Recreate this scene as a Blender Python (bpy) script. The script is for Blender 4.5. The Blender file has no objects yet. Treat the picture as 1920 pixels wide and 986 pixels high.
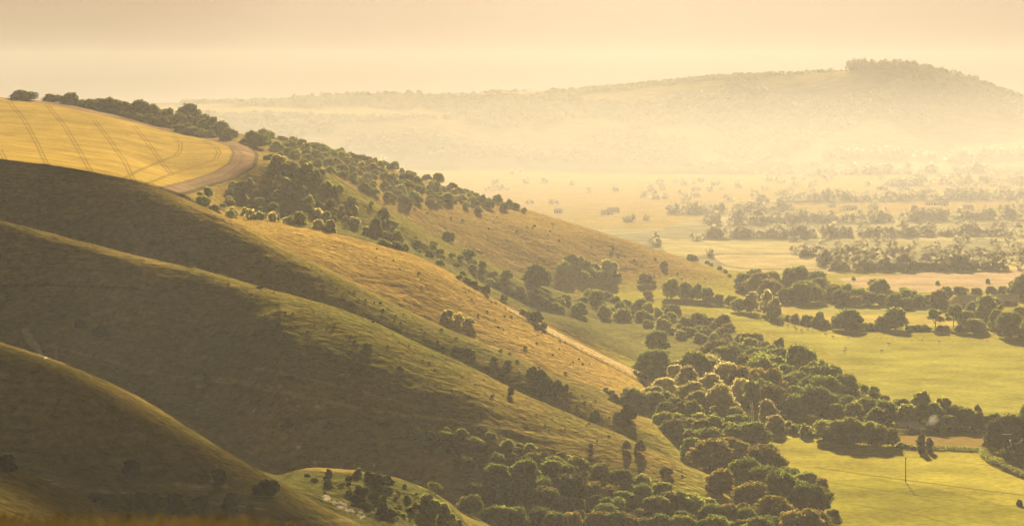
import bpy, math, random
import numpy as np
# ------------------------------------------------------------------ camera model
# photograph is 1920x986; the camera is level, its lens shifted down; 1920-pixel units below
F = 4939.0; CX = 960.0; HY = 180.0
FLOOR = -140.0
RAD = math.radians
scene = bpy.context.scene
C = scene.collection
rng = np.random.default_rng(7)
random.seed(7)

# ------------------------------------------------------------------ terrain
def ln(*pts):
    """one crest or trough line: (x, 'y'|'z', value, distance)"""
    X = np.array([p[0] for p in pts], float); D = np.array([p[3] for p in pts], float)
    Z = np.array([(-(p[2]-HY)/F*p[3]) if p[1] == 'y' else p[2] for p in pts], float)
    return X, D, Z
def pchip(x, X, Y):
    h = np.diff(X); s = np.diff(Y)/h
    m = np.zeros(len(X))
    for i in range(1, len(X)-1):
        if s[i-1]*s[i] > 0:
            w1 = 2*h[i]+h[i-1]; w2 = h[i]+2*h[i-1]
            m[i] = (w1+w2)/(w1/s[i-1]+w2/s[i])
    m[0] = s[0]*0.5; m[-1] = s[-1]*0.5
    xc = np.clip(x, X[0], X[-1]); k = np.clip(np.searchsorted(X, xc)-1, 0, len(X)-2)
    t = (xc-X[k])/h[k]
    return ((1+2*t)*(1-t)**2*Y[k] + t*(1-t)**2*h[k]*m[k] + t*t*(3-2*t)*Y[k+1] + t*t*(t-1)*h[k]*m[k+1])
y, z = 'y', 'z'
FL = FLOOR
LINES = [
 ln((-500,z,-1.3,3),(2500,z,-1.3,3)),
 ln((-500,z,-1.5,8),(640,z,-1.5,8),(1000,z,-1.7,8),(2500,z,-1.8,8)),
 ln((-500,z,-2.8,16),(640,z,-2.8,16),(1000,z,-3.4,16),(2500,z,-4,16)),
 ln((-500,z,-13,50),(600,z,-14,50),(1200,z,-18,50),(2500,z,-18,50)),
 ln((-500,z,-33,120),(600,z,-34,120),(1200,z,-48,120),(2500,z,-50,120)),
 ln((-500,z,-60,260),(600,z,-70,260),(1200,z,-105,260),(2500,z,-110,260)),
 ln((-500,y,680,460),(0,y,868,450),(100,y,912,450),(210,y,968,450),(350,y,1060,440),(600,z,-112,430),(1000,z,-128,430),(1600,z,-139,430),(2500,z,-139,430)),
 ln((-500,z,-80,560),(0,z,-88,560),(300,z,-97,560),(500,z,-99,560),(640,z,-108,560),(900,z,-125,560),(1300,z,-139,560),(2500,z,-140,560)),
 ln((-500,z,-80,680),(0,z,-91,665),(300,z,-97.5,665),(500,z,-101,665),(640,z,-109,660),(800,z,-121,655),(1300,z,-139.5,650),(2500,z,-140,650)),
 ln((-500,y,430,760),(-200,y,565,735),(0,y,648,720),(100,y,685,712),(200,y,735,706),(300,y,790,700),(400,y,840,696),(500,y,890,692),(580,y,935,690),(640,y,968,687),(760,z,-119,685),(900,z,-128,680),(1300,z,-139.7,680),(2500,z,-140,680)),
 ln((-500,z,-85,900),(0,z,-93,900),(200,z,-100,870),(400,z,-106,780),(500,z,-108,738),(640,z,-116,736),(760,z,-121,740),(900,z,-129,745),(1300,z,-139.8,745),(2500,z,-140,745)),
 ln((-500,z,-88,940),(0,z,-97,940),(300,z,-113,860),(400,z,-116,830),(460,z,-118,815),(515,z,-119,805),(560,y,884,800),(600,y,884,796),(660,y,889,792),(740,y,902,788),(800,y,925,784),(840,y,950,782),(875,y,985,780),(1000,z,-135,780),(1300,z,-139.9,780),(2500,z,-140,780)),
 ln((-500,z,-84,985),(0,z,-92,985),(300,z,-110,945),(540,z,-126,890),(700,z,-131,880),(800,z,-134,875),(1000,z,-139,860),(1300,z,-140,850),(2500,z,-140,850)),
 ln((-500,y,300,1120),(-200,y,355,1100),(0,y,415,1080),(100,y,440,1076),(250,y,475,1068),(350,y,497,1062),(480,y,535,1050),(600,y,570,1038),(700,y,605,1026),(800,y,650,1013),(900,y,695,1000),(1000,y,745,985),(1100,y,790,970),(1200,y,833,953),(1300,y,882,938),(1400,z,-140,925),(2500,z,-140,925)),
 ln((-500,z,-45,1180),(0,z,-62,1150),(270,z,-76,1125),(500,z,-88,1095),(700,z,-101,1072),(900,z,-117,1050),(1100,z,-131,1020),(1250,z,-139,1000),(1400,z,-140,990),(2500,z,-140,990)),
 ln((-500,y,225,1290),(-200,y,275,1265),(0,y,300,1245),(100,y,310,1240),(200,y,328,1230),(270,y,346,1220),(350,y,375,1205),(420,y,405,1190),(500,y,445,1175),(600,y,500,1158),(700,y,555,1140),(800,y,603,1125),(900,y,648,1110),(1000,y,690,1092),(1100,y,735,1075),(1200,y,785,1058),(1250,y,815,1048),(1300,z,-140,1035),(2500,z,-140,1035)),
 ln((-500,z,-25,1340),(0,z,-42,1320),(350,z,-58,1290),(500,z,-72,1245),(620,z,-85.5,1232),(800,z,-107,1212),(900,z,-117,1200),(1000,z,-126,1185),(1100,z,-134,1160),(1228,z,-140,1130),(2500,z,-140,1130)),
 ln((-500,z,-20,1390),(0,z,-38,1385),(200,z,-46,1385),(350,z,-59,1385),(418,y,406,1375),(500,y,413,1372),(620,y,435,1370),(700,y,457,1367),(780,y,480,1363),(850,y,515,1355),(900,y,545,1348),(950,y,575,1340),(1000,y,598,1333),(1060,y,630,1323),(1100,y,650,1316),(1160,y,680,1308),(1228,y,712,1300),(1270,z,-140,1290),(2500,z,-140,1290)),
 ln((-500,z,-16,1415),(0,z,-36,1415),(200,z,-43,1415),(350,z,-59,1415),(418,z,-68,1412),(620,z,-80,1412),(800,z,-96,1410),(900,z,-111,1408),(1000,z,-125,1404),(1100,z,-136,1392),(1228,z,-140,1370),(2500,z,-140,1370)),
 ln((-500,y,240,1440),(0,y,297,1430),(200,y,325,1430),(350,y,365,1432),(418,y,401,1440),(620,y,430,1450),(800,y,485,1450),(900,y,538,1450),(960,y,566,1450),(1010,y,588,1450),(1060,y,600,1448),(1150,y,637,1440),(1230,y,678,1400),(1300,z,-140,1380),(2500,z,-140,1380)),
 ln((-500,y,232,1510),(0,y,285,1510),(200,y,312,1510),(350,y,351,1512),(418,y,384,1505),(520,y,410,1508),(620,y,424,1512),(700,y,448,1525),(800,y,479,1555),(900,y,529,1585),(960,z,-124,1590),(1010,z,-131,1585),(1150,z,-139,1560),(1250,z,-140,1500),(2500,z,-140,1500)),
 ln((-500,y,222,1650),(0,y,262,1650),(200,y,287,1650),(350,y,324,1650),(430,y,315,1650),(480,y,303,1650),(520,y,303,1652),(560,y,306,1655),(600,y,320,1655),(700,y,374,1655),(800,y,433,1655),(900,y,484,1655),(1000,y,532,1655),(1060,y,556,1655),(1150,z,-139,1650),(1250,z,-140,1650),(2500,z,-140,1650)),
 ln((-500,y,205,1800),(0,y,236,1790),(200,y,258,1790),(350,y,284,1790),(440,y,284,1790),(520,z,-47,1790),(600,z,-56,1790),(700,z,-75,1790),(800,z,-97,1790),(900,z,-115,1795),(1000,z,-131,1800),(1060,z,-136,1810),(1200,z,-139.7,1860),(1500,z,-140,1880),(2500,z,-140,1880)),
 ln((-500,y,160,2050),(0,y,183,2050),(100,y,192,2055),(200,y,211,2060),(300,y,232,2070),(400,y,244,2080),(500,y,258,2090),(600,y,282,2095),(700,y,307,2100),(800,y,337,2100),(900,y,371,2100),(980,y,393,2098),(1100,y,426,2085),(1200,y,459,2060),(1300,y,496,2020),(1370,y,521,1980),(1450,z,-140,1940),(2500,z,-140,1940)),
 ln((-500,z,-60,2600),(440,z,-80,2550),(700,z,-115,2500),(1000,z,-136,2400),(1300,z,-140,2250),(2500,z,-140,2250)),
 ln((-500,z,-90,3300),(700,z,-128,3300),(2500,z,-128,3300)),
 ln((-500,z,-80,4000),(500,z,-100,4050),(1000,z,-112,4150),(1500,z,-114,4250),(1920,z,-112,4300),(2500,z,-112,4300)),
 ln((-500,z,-40,4500),(500,z,-38,4550),(900,z,-44,4600),(1300,z,-50,4700),(1500,z,-58,4750),(1650,z,-22,4800),(1920,z,-48,4850),(2500,z,-90,4900)),
 ln((-500,y,196,5400),(380,y,193,5400),(550,y,189,5400),(640,y,186,5400),(790,y,182,5400),(930,y,174,5400),(1060,y,170,5400),(1120,y,167,5400),(1200,y,160,5350),(1300,y,150,5300),(1400,y,143,5250),(1480,y,140,5250),(1560,y,136,5200),(1640,y,131,5150),(1720,y,133,5100),(1780,y,143,5100),(1850,y,162,5100),(1900,y,181,5100),(1960,y,202,5100),(2100,y,262,5100),(2500,z,-115,5100)),
 ln((-500,z,-20,6400),(2500,z,-60,6400)),
 ln((-500,z,-30,6700),(2500,z,-70,6700)),
]
NL = len(LINES)
def columns(xs):
    Ds = np.array([pchip(xs, L[0], L[1]) for L in LINES]); Zs = np.array([pchip(xs, L[0], L[2]) for L in LINES])
    return Ds, Zs
# columns of the sheet: dense in view, sparse outside
xin = np.linspace(-60, 1980, 1361)
out = np.geomspace(8, 6000, 60)
XS = np.concatenate([-60-out[::-1], xin, 1980+out])
rows = [np.geomspace(3, 240, 60)[:-1], np.linspace(240, 640, 130)[:-1], np.linspace(640, 2120, 1180)[:-1],
        np.geomspace(2120, 6200, 300)[:-1], np.geomspace(6200, 6650, 6)]
DR = np.concatenate(rows)
nx, nd = len(XS), len(DR)
def vnoise(x, y, seed):
    """value noise on arrays"""
    xi = np.floor(x).astype(np.int64); yi = np.floor(y).astype(np.int64)
    fx = x-xi; fy = y-yi; fx = fx*fx*(3-2*fx); fy = fy*fy*(3-2*fy)
    def h(a, b):
        v = (a*374761393 + b*668265263 + seed*974634777) & 0xffffffff
        v = ((v ^ (v >> 13))*1274126177) & 0xffffffff
        return ((v ^ (v >> 16)) & 0xffff)/32767.5-1.0
    return (h(xi, yi)*(1-fx)+h(xi+1, yi)*fx)*(1-fy) + (h(xi, yi+1)*(1-fx)+h(xi+1, yi+1)*fx)*fy
def fbm(x, y, seed, o=3):
    s = 0; a = 1.0; t = 0
    for i in range(o):
        s = s+a*vnoise(x*2**i+17*i, y*2**i-9*i, seed+i); t += a; a *= 0.5
    return s/t
def build_height():
    Ds, Zs = columns(XS)
    S = np.diff(Zs, axis=0)/np.diff(Ds, axis=0)           # secants (NL-1, nx)
    mL = np.zeros((NL, nx)); mR = np.zeros((NL, nx))       # slope left / right of each knot
    mL[0] = mR[0] = S[0]; mL[-1] = mR[-1] = 0
    for i in range(1, NL-1):
        a, b = S[i-1], S[i]; hs = Ds[i]-Ds[i-1]; he = Ds[i+1]-Ds[i]
        same = a*b > 0
        w1 = 2*he+hs; w2 = he+2*hs
        with np.errstate(all='ignore'):
            hm = np.where(same, (w1+w2)/(w1/np.where(same, a, 1)+w2/np.where(same, b, 1)), 0)
        trough = (a < 0) & (b > 0)
        mL[i] = np.where(trough, a*0.7*np.clip(b/0.08, 0, 1), hm); mR[i] = np.where(trough, b*(1.0 if LINES[i][1][-1] == 1500 else 2.0)*np.clip(-a/0.08, 0, 1), hm)
    Z = np.empty((nd, nx))
    cols = np.arange(nx)
    for r, d in enumerate(DR):
        k = np.clip((Ds <= d).sum(0)-1, 0, NL-2)
        d0 = Ds[k, cols]; h = Ds[k+1, cols]-d0; t = np.clip((d-d0)/h, 0, 1)
        z0 = Zs[k, cols]; z1 = Zs[k+1, cols]; a = mR[k, cols]; b = mL[k+1, cols]
        Z[r] = (1+2*t)*(1-t)**2*z0+t*(1-t)**2*h*a+t*t*(3-2*t)*z1+t*t*(t-1)*h*b
    return Z
TX = (XS-CX)/F
PX = TX[None, :]*DR[:, None]; PY = np.repeat(DR[:, None], nx, 1)
PZ = build_height()
# relief that no line describes: hummocks, terracettes, far gullies
above = np.clip((PZ-FLOOR-1.0)/10, 0, 1)
mid = (PY > 400) & (PY < 2200)
wheat_shelf = np.clip((520-XS)/60, 0, 1)[None, :]*np.clip((PY-1400)/40, 0, 1)*(PY < 2200)
hum = fbm(PX/70, PY/70, 3)*1.6+fbm(PX/19, PY/19, 11)*0.42+fbm(PX/5.5, PY/5.5, 19, 2)*0.22+vnoise(PX/2.3, PY/2.6, 29)*0.11
PZ += np.where(mid, hum*above*(1-0.85*wheat_shelf), 0)
PZ += np.where((PY > 240) & ~mid & (PY < 2500), fbm(PX/70, PY/70, 3)*0.8, 0)*above
combe = np.clip((PY-1395)/30, 0, 1)*np.clip((1900-PY)/80, 0, 1)*np.clip((XS-640)/150, 0, 1)[None, :]*np.clip((1420-XS)/90, 0, 1)[None, :]
PZ += combe*(fbm(PX/38, PY/48, 23, 3)*2.6-0.3)
farw = np.clip((PY-4100)/500, 0, 1)*np.clip((5900-PY)/300, 0, 1)*above
g = 1-np.abs(fbm(PX/300, PY/500, 31, 3))*2
PZ += farw*(g*9-6)*np.clip((5150-PY)/350, 0, 1)
PZ += fbm(PX/110, PY/110, 41)*farw*1.2
PZ += np.where(PY > 640, 1, 0)*(1-above)*fbm(PX/240, PY/240, 55)*0.9*np.clip((PY-640)/200, 0, 1)
PIY = HY-PZ/PY*F                                       # picture row of every point
def hit(x, yy, dmin=250.0, dmax=12000.0):
    """first ground point between dmin and dmax seen through (x, yy); the crest if yy lies above it"""
    j = int(np.clip(np.searchsorted(XS, x), 1, nx-1)); w = (x-XS[j-1])/(XS[j]-XS[j-1])
    col = PIY[:, j-1]*(1-w)+PIY[:, j]*w
    a = int(np.searchsorted(DR, dmin)); b = int(np.searchsorted(DR, dmax))
    seg = col[a:b]; m = np.nonzero(seg <= yy)[0]
    if len(m) == 0: d = DR[a+int(np.argmin(seg))]
    else:
        r = a+m[0]; d = DR[r]
        if r > a and col[r-1] > yy: d = DR[r-1]+(DR[r]-DR[r-1])*(col[r-1]-yy)/(col[r-1]-col[r])
    return (x-CX)/F*d, d, ground(x, d)
def ground(x, d):
    j = int(np.clip(np.searchsorted(XS, x), 1, nx-1)); w = (x-XS[j-1])/(XS[j]-XS[j-1])
    r = int(np.clip(np.searchsorted(DR, d), 1, nd-1)); q = (d-DR[r-1])/(DR[r]-DR[r-1])
    a = PZ[r-1, j-1]*(1-w)+PZ[r-1, j]*w; b = PZ[r, j-1]*(1-w)+PZ[r, j]*w
    return float(a*(1-q)+b*q)
def ground_xy(X, Y): return ground(X/Y*F+CX, Y)
SUN_E, SUN_C = 5.0, (1.0, .775, .45)
SKY_S, SKY_TINT, SKY_SAT = 0.05, (.064, .052, .039), 0.35
HAZE_D, HAZE_G, HAZE_C = 0.68e-4, 0.15, (.93, .95, 1.0)
EXPOSURE = 1.95
DENOISE = True
# shade wanted round (X, Y, Z), radii across, along, up
SHADE_CLOUD = [(-190, 615, -92, 120, 48, 12), (-110, 585, -95, 90, 58, 16), (-50, 640, -106, 62, 46, 10), (-260, 800, -90, 110, 70, 22), (-95, 395, -80, 70, 55, 14), (-235, 1190, -45, 75, 60, 10)]
MIST_D = 2.1e-4
# ------------------------------------------------------------------ camera, sun, sky, air
SUN_EL, SUN_AZ = RAD(15.0), RAD(2.5)        # azimuth clockwise from +Y
def setup_env(haze=True):
    cd = bpy.data.cameras.new('camera'); cam = bpy.data.objects.new('camera', cd); C.objects.link(cam)
    cam.location = (0, 0, 0); cam.rotation_euler = (RAD(90), 0, 0)
    cd.sensor_width = 36; cd.lens = F/1920*36; cd.shift_y = -(493-HY)/1920
    cd.clip_start = 0.1; cd.clip_end = 40000
    cd.dof.use_dof = True; cd.dof.focus_distance = 1300; cd.dof.aperture_fstop = 5.6
    scene.camera = cam
    s = bpy.data.lights.new('sun', 'SUN'); so = bpy.data.objects.new('sun', s); C.objects.link(so)
    s.energy = SUN_E; s.angle = RAD(0.53); s.color = SUN_C
    so.rotation_euler = (RAD(90)-SUN_EL, 0, math.pi-SUN_AZ)
    w = bpy.data.worlds.new('World'); scene.world = w; w.use_nodes = True
    nt = w.node_tree; bg = nt.nodes['Background']
    sk = nt.nodes.new('ShaderNodeTexSky'); sk.sky_type = 'NISHITA'; sk.sun_disc = False
    sk.sun_elevation = SUN_EL; sk.sun_rotation = SUN_AZ; sk.altitude = 200; sk.dust_density = 4.0; sk.air_density = 1.0; sk.ozone_density = 1.0
    mx = nt.nodes.new('ShaderNodeMix'); mx.data_type = 'RGBA'; mx.blend_type = 'MULTIPLY'; mx.inputs['Factor'].default_value = 1
    mx.inputs['B'].default_value = (*SKY_TINT, 1)
    hs = nt.nodes.new('ShaderNodeHueSaturation'); hs.inputs['Saturation'].default_value = SKY_SAT; nt.links.new(sk.outputs[0], hs.inputs['Color']); nt.links.new(hs.outputs[0], mx.inputs['A']); nt.links.new(mx.outputs['Result'], bg.inputs['Color'])
    bg.inputs['Strength'].default_value = SKY_S
    if haze:
        bm_v = [(-9000, -60, -143), (9000, -60, -143), (9000, 6690, -143), (-9000, 6690, -143)]
        bm_v += [(a, b, 108) for a, b, _ in bm_v]
        me = bpy.data.meshes.new('haze'); me.from_pydata(bm_v, [], [(3,2,1,0),(4,5,6,7),(0,1,5,4),(1,2,6,5),(2,3,7,6),(3,0,4,7)]); me.update()
        o = bpy.data.objects.new('haze', me); C.objects.link(o); o['kind'] = 'stuff'
        m = bpy.data.materials.new('haze'); m.use_nodes = True; nt = m.node_tree; nt.nodes.clear()
        out = nt.nodes.new('ShaderNodeOutputMaterial'); v = nt.nodes.new('ShaderNodeVolumePrincipled')
        v.inputs['Color'].default_value = (*HAZE_C, 1); v.inputs['Density'].default_value = HAZE_D; v.inputs['Anisotropy'].default_value = HAZE_G
        nt.links.new(v.outputs[0], out.inputs['Volume']); me.materials.append(m)
    # a low bank of mist lying on the far valley floor
    import bmesh
    bm = bmesh.new(); bmesh.ops.create_icosphere(bm, subdivisions=5, radius=1.0)
    for q in bm.verts: q.co.z = max(q.co.z, -.015)
    me = bpy.data.meshes.new('mist'); bm.to_mesh(me); bm.free(); o = bpy.data.objects.new('mist', me); C.objects.link(o); o['kind'] = 'stuff'; o.location = (500, 3750, -140); o.scale = (2900, 2000, 176)
    m = bpy.data.materials.new('mist'); m.use_nodes = True; nt = m.node_tree; nt.nodes.clear()
    out = nt.nodes.new('ShaderNodeOutputMaterial'); v = nt.nodes.new('ShaderNodeVolumePrincipled')
    v.inputs['Color'].default_value = (.97, .97, 1, 1)
    tc = nt.nodes.new('ShaderNodeTexCoord'); ln_ = nt.nodes.new('ShaderNodeVectorMath'); ln_.operation = 'DOT_PRODUCT'; nt.links.new(tc.outputs['Object'], ln_.inputs[0]); nt.links.new(tc.outputs['Object'], ln_.inputs[1])
    sb = nt.nodes.new('ShaderNodeMath'); sb.operation = 'SUBTRACT'; sb.inputs[0].default_value = 1; sb.use_clamp = True; nt.links.new(ln_.outputs['Value'], sb.inputs[1])
    ml = nt.nodes.new('ShaderNodeMath'); ml.operation = 'MULTIPLY'; ml.inputs[1].default_value = MIST_D; nt.links.new(sb.outputs[0], ml.inputs[0]); nt.links.new(ml.outputs[0], v.inputs['Density'])
    v.inputs['Anisotropy'].default_value = HAZE_G
    nt.links.new(v.outputs[0], out.inputs['Volume']); me.materials.append(m)
    vs = scene.view_settings; vs.view_transform = 'Standard'; vs.look = 'None'; vs.gamma = 1; vs.exposure = EXPOSURE; vs.use_curve_mapping = False
    cy = scene.cycles; cy.volume_bounces = 0; cy.max_bounces = 5; cy.diffuse_bounces = 2; cy.glossy_bounces = 1; cy.transmission_bounces = 4
    cy.transparent_max_bounces = 8; cy.use_denoising = DENOISE; cy.caustics_reflective = cy.caustics_refractive = False
# ------------------------------------------------------------------ material helpers
def new_mat(name):
    m = bpy.data.materials.new(name); m.use_nodes = True; nt = m.node_tree
    b = nt.nodes['Principled BSDF']; b.inputs['Roughness'].default_value = 0.9; b.inputs['Specular IOR Level'].default_value = 0.15
    return m, nt, b
def node(nt, kind, **kw):
    n = nt.nodes.new(kind)
    for k, v in kw.items():
        if k in n.inputs.keys(): n.inputs[k].default_value = v
        else: setattr(n, k, v)
    return n
def flat_mat(name, col, rough=0.85, noise=0.25, scale=2.0):
    m, nt, b = new_mat(name); b.inputs['Roughness'].default_value = rough
    tc = node(nt, 'ShaderNodeTexCoord'); n = node(nt, 'ShaderNodeTexNoise', Scale=scale, Detail=4.0)
    mr = node(nt, 'ShaderNodeMapRange'); mr.inputs['From Min'].default_value = 0.25; mr.inputs['From Max'].default_value = 0.75
    mr.inputs['To Min'].default_value = 1-noise; mr.inputs['To Max'].default_value = 1+noise
    mx = node(nt, 'ShaderNodeVectorMath', operation='MULTIPLY'); mx.inputs[0].default_value = col
    L = nt.links.new; L(tc.outputs['Object'], n.inputs['Vector']); L(n.outputs['Fac'], mr.inputs['Value']); L(mr.outputs[0], mx.inputs[1]); L(mx.outputs[0], b.inputs['Base Color'])
    return m
def ground_mat(name, tuft=1.0, contour=1.0, stripes=None, bump=1.0):
    """base colour from the painted field colours, broken up by noise; tufts and sheep tracks in relief"""
    m, nt, b = new_mat(name); L = nt.links.new; b.inputs['Specular IOR Level'].default_value = 0.0; b.inputs['Roughness'].default_value = 1.0
    tc = node(nt, 'ShaderNodeTexCoord'); at = node(nt, 'ShaderNodeAttribute', attribute_name='tone')
    n1 = node(nt, 'ShaderNodeTexNoise', Scale=0.38, Detail=5.0, Roughness=0.65)
    mp = node(nt, 'ShaderNodeMapping'); mp.inputs['Scale'].default_value = (0.12, 0.12, 0.9)
    n2 = node(nt, 'ShaderNodeTexNoise', Scale=1.0, Detail=4.0, Roughness=0.6)
    n3 = node(nt, 'ShaderNodeTexNoise', Scale=0.035, Detail=5.0, Roughness=0.6)
    L(tc.outputs['Object'], n1.inputs['Vector']); L(tc.outputs['Object'], mp.inputs['Vector']); L(mp.outputs[0], n2.inputs['Vector']); L(tc.outputs['Object'], n3.inputs['Vector'])
    def rng_(src, a, c):
        r = node(nt, 'ShaderNodeMapRange'); r.inputs['From Min'].default_value = 0.3; r.inputs['From Max'].default_value = 0.7
        r.inputs['To Min'].default_value = a; r.inputs['To Max'].default_value = c; L(src, r.inputs['Value']); return r.outputs[0]
    def mul(a, c):
        q = node(nt, 'ShaderNodeMath', operation='MULTIPLY'); L(a, q.inputs[0])
        if isinstance(c, float): q.inputs[1].default_value = c
        else: L(c, q.inputs[1])
        return q.outputs[0]
    f = mul(rng_(n1.outputs['Fac'], 1-0.45*tuft, 1+0.42*tuft), rng_(n2.outputs['Fac'], 1-0.14*contour, 1+0.14*contour))
    f = mul(f, rng_(n3.outputs['Fac'], 0.84, 1.16) if tuft > .9 else rng_(n3.outputs['Fac'], 0.74, 1.26))
    vm = node(nt, 'ShaderNodeVectorMath', operation='MULTIPLY'); L(at.outputs['Color'], vm.inputs[0]); L(f, vm.inputs[1]); L(vm.outputs[0], b.inputs['Base Color'])
    h = node(nt, 'ShaderNodeMath', operation='ADD'); L(mul(n1.outputs['Fac'], 1.0*tuft), h.inputs[0]); L(mul(n2.outputs['Fac'], 0.7*contour), h.inputs[1])
    hh = h.outputs[0]
    if tuft > .9:                                     # tussocks
        n4 = node(nt, 'ShaderNodeTexNoise', Scale=0.17, Detail=3.0, Roughness=0.7); L(tc.outputs['Object'], n4.inputs['Vector'])
        h3 = node(nt, 'ShaderNodeMath', operation='ADD'); L(hh, h3.inputs[0]); L(mul(rng_(n4.outputs['Fac'], 0.0, 1.0), 0.8), h3.inputs[1]); hh = h3.outputs[0]
    if stripes:
        w = node(nt, 'ShaderNodeTexWave', Scale=stripes, Distortion=1.5, Detail=2.0); w.bands_direction = 'X'
        L(tc.outputs['Object'], w.inputs['Vector']); h2 = node(nt, 'ShaderNodeMath', operation='ADD'); L(hh, h2.inputs[0]); L(mul(w.outputs['Fac'], 0.25), h2.inputs[1]); hh = h2.outputs[0]
    bp = node(nt, 'ShaderNodeBump', Strength=1.0, Distance=bump); L(hh, bp.inputs['Height']); L(bp.outputs[0], b.inputs['Normal'])
    return m
def leaf_mat(name, col, trans, mixf=0.4):
    m = bpy.data.materials.new(name); m.use_nodes = True; nt = m.node_tree; nt.nodes.clear(); L = nt.links.new
    out = node(nt, 'ShaderNodeOutputMaterial'); df = node(nt, 'ShaderNodeBsdfDiffuse'); tr = node(nt, 'ShaderNodeBsdfTranslucent'); mx = node(nt, 'ShaderNodeMixShader'); mx.inputs[0].default_value = mixf
    oi = node(nt, 'ShaderNodeObjectInfo'); tc = node(nt, 'ShaderNodeTexCoord'); n = node(nt, 'ShaderNodeTexNoise', Scale=5.0, Detail=3.0)
    L(tc.outputs['Object'], n.inputs['Vector'])
    r1 = node(nt, 'ShaderNodeMapRange'); r1.inputs['To Min'].default_value = 0.7; r1.inputs['To Max'].default_value = 1.35; L(oi.outputs['Random'], r1.inputs['Value'])
    r2 = node(nt, 'ShaderNodeMapRange'); r2.inputs['From Min'].default_value = 0.3; r2.inputs['From Max'].default_value = 0.7; r2.inputs['To Min'].default_value = 0.65; r2.inputs['To Max'].default_value = 1.4; L(n.outputs['Fac'], r2.inputs['Value'])
    q = node(nt, 'ShaderNodeMath', operation='MULTIPLY'); L(r1.outputs[0], q.inputs[0]); L(r2.outputs[0], q.inputs[1])
    for bs, c in ((df, col), (tr, trans)):
        v = node(nt, 'ShaderNodeVectorMath', operation='MULTIPLY'); v.inputs[0].default_value = c; L(q.outputs[0], v.inputs[1]); L(v.outputs[0], bs.inputs['Color'])
    L(df.outputs[0], mx.inputs[1]); L(tr.outputs[0], mx.inputs[2]); L(mx.outputs[0], out.inputs[0])
    return m

# ------------------------------------------------------------------ painting the ground: what grows where
XG = np.repeat(XS[None, :], nd, 0)
sl = np.clip((PZ-FLOOR-1.5)/10, 0, 1)
nA = fbm(PX/120, PY/120, 61, 4); nB = fbm(PX/26, PY/26, 67, 4); nC = fbm(PX/320, PY/320, 71, 2)
def lerp(a, b, t): return a*(1-t[..., None])+b*t[..., None]
gold = np.array([.37, .255, .07]); green = np.array([.165, .16, .04]); straw = np.array([.36, .25, .08]); mead = np.array([.33, .31, .05])
t = np.clip(0.42+0.2*(PY < 1240)+0.5*nA+0.45*nB, 0, 1)
TONE = lerp(gold, green, t)
TONE = lerp(TONE, mead+0*TONE, (1-sl)*0.85)
TONE = lerp(TONE, straw+0*TONE, np.clip((PY-1680)/120, 0, 1)*sl*np.clip((XG-560)/200, 0, 1)*0.75)      # bleached far spur
TONE = lerp(TONE, np.array([.14, .15, .05])+0*TONE, np.clip((PY-1400)/40, 0, 1)*np.clip((1760-PY)/60, 0, 1)*np.clip((XG-480)/100, 0, 1)*sl*(0.75+.25*nB))      # combe behind the golden spur painted darker and greener as if shaded
REG = np.zeros((nd, nx), np.int8)                     # 0 hills 1 wheat 2 track 3 meadow 4 pasture 5 farmland 6 far hills
def inside(px, pd):
    px = np.asarray(px, float); pd = np.asarray(pd, float)
    i0, i1 = np.searchsorted(XS, px.min())-1, np.searchsorted(XS, px.max())+1; r0, r1 = np.searchsorted(DR, pd.min())-1, np.searchsorted(DR, pd.max())+1
    i0 = max(i0, 0); r0 = max(r0, 0); gx = XS[i0:i1][None, :]; gd = DR[r0:r1][:, None]
    m = np.zeros((len(DR[r0:r1]), len(XS[i0:i1])), bool); n = len(px)
    for k in range(n):
        x1, y1, x2, y2 = px[k], pd[k], px[(k+1) % n], pd[(k+1) % n]
        if y1 == y2: continue
        c = ((y1 > gd) != (y2 > gd)) & (gx < (x2-x1)*(gd-y1)/(y2-y1)+x1); m ^= c
    return (slice(r0, r1), slice(i0, i1)), m
def poly_xd(pts, dmin=250, dmax=12000, step=12):
    """picture outline -> outline on the ground (column, distance); a pair given as ('d', x, dist) is taken as it is"""
    out = []
    P = [p for p in pts]
    for k, p in enumerate(P):
        q = P[(k+1) % len(P)]
        if p[0] == 'd': out.append((p[1], p[2])); continue
        n = 1 if q[0] == 'd' else max(1, int(math.hypot(q[0]-p[0], q[1]-p[1])/step))
        for i in range(n):
            X, Y = p[0]+(q[0]-p[0])*i/n if n > 1 else p[0], p[1]+(q[1]-p[1])*i/n if n > 1 else p[1]
            out.append((X, hit(X, Y, dmin, dmax)[1]))
    return [o[0] for o in out], [o[1] for o in out]
def paint(pts, col, reg=None, amt=1.0, dmin=250, dmax=12000, vary=0.0):
    s, m = inside(*poly_xd(pts, dmin, dmax))
    T = TONE[s]; c = np.array(col)*(1+vary*nB[s][..., None]); T[m] = T[m]*(1-amt)+(np.broadcast_to(c, T.shape)[m])*amt
    if reg is not None: REG[s][m] = reg
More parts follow.
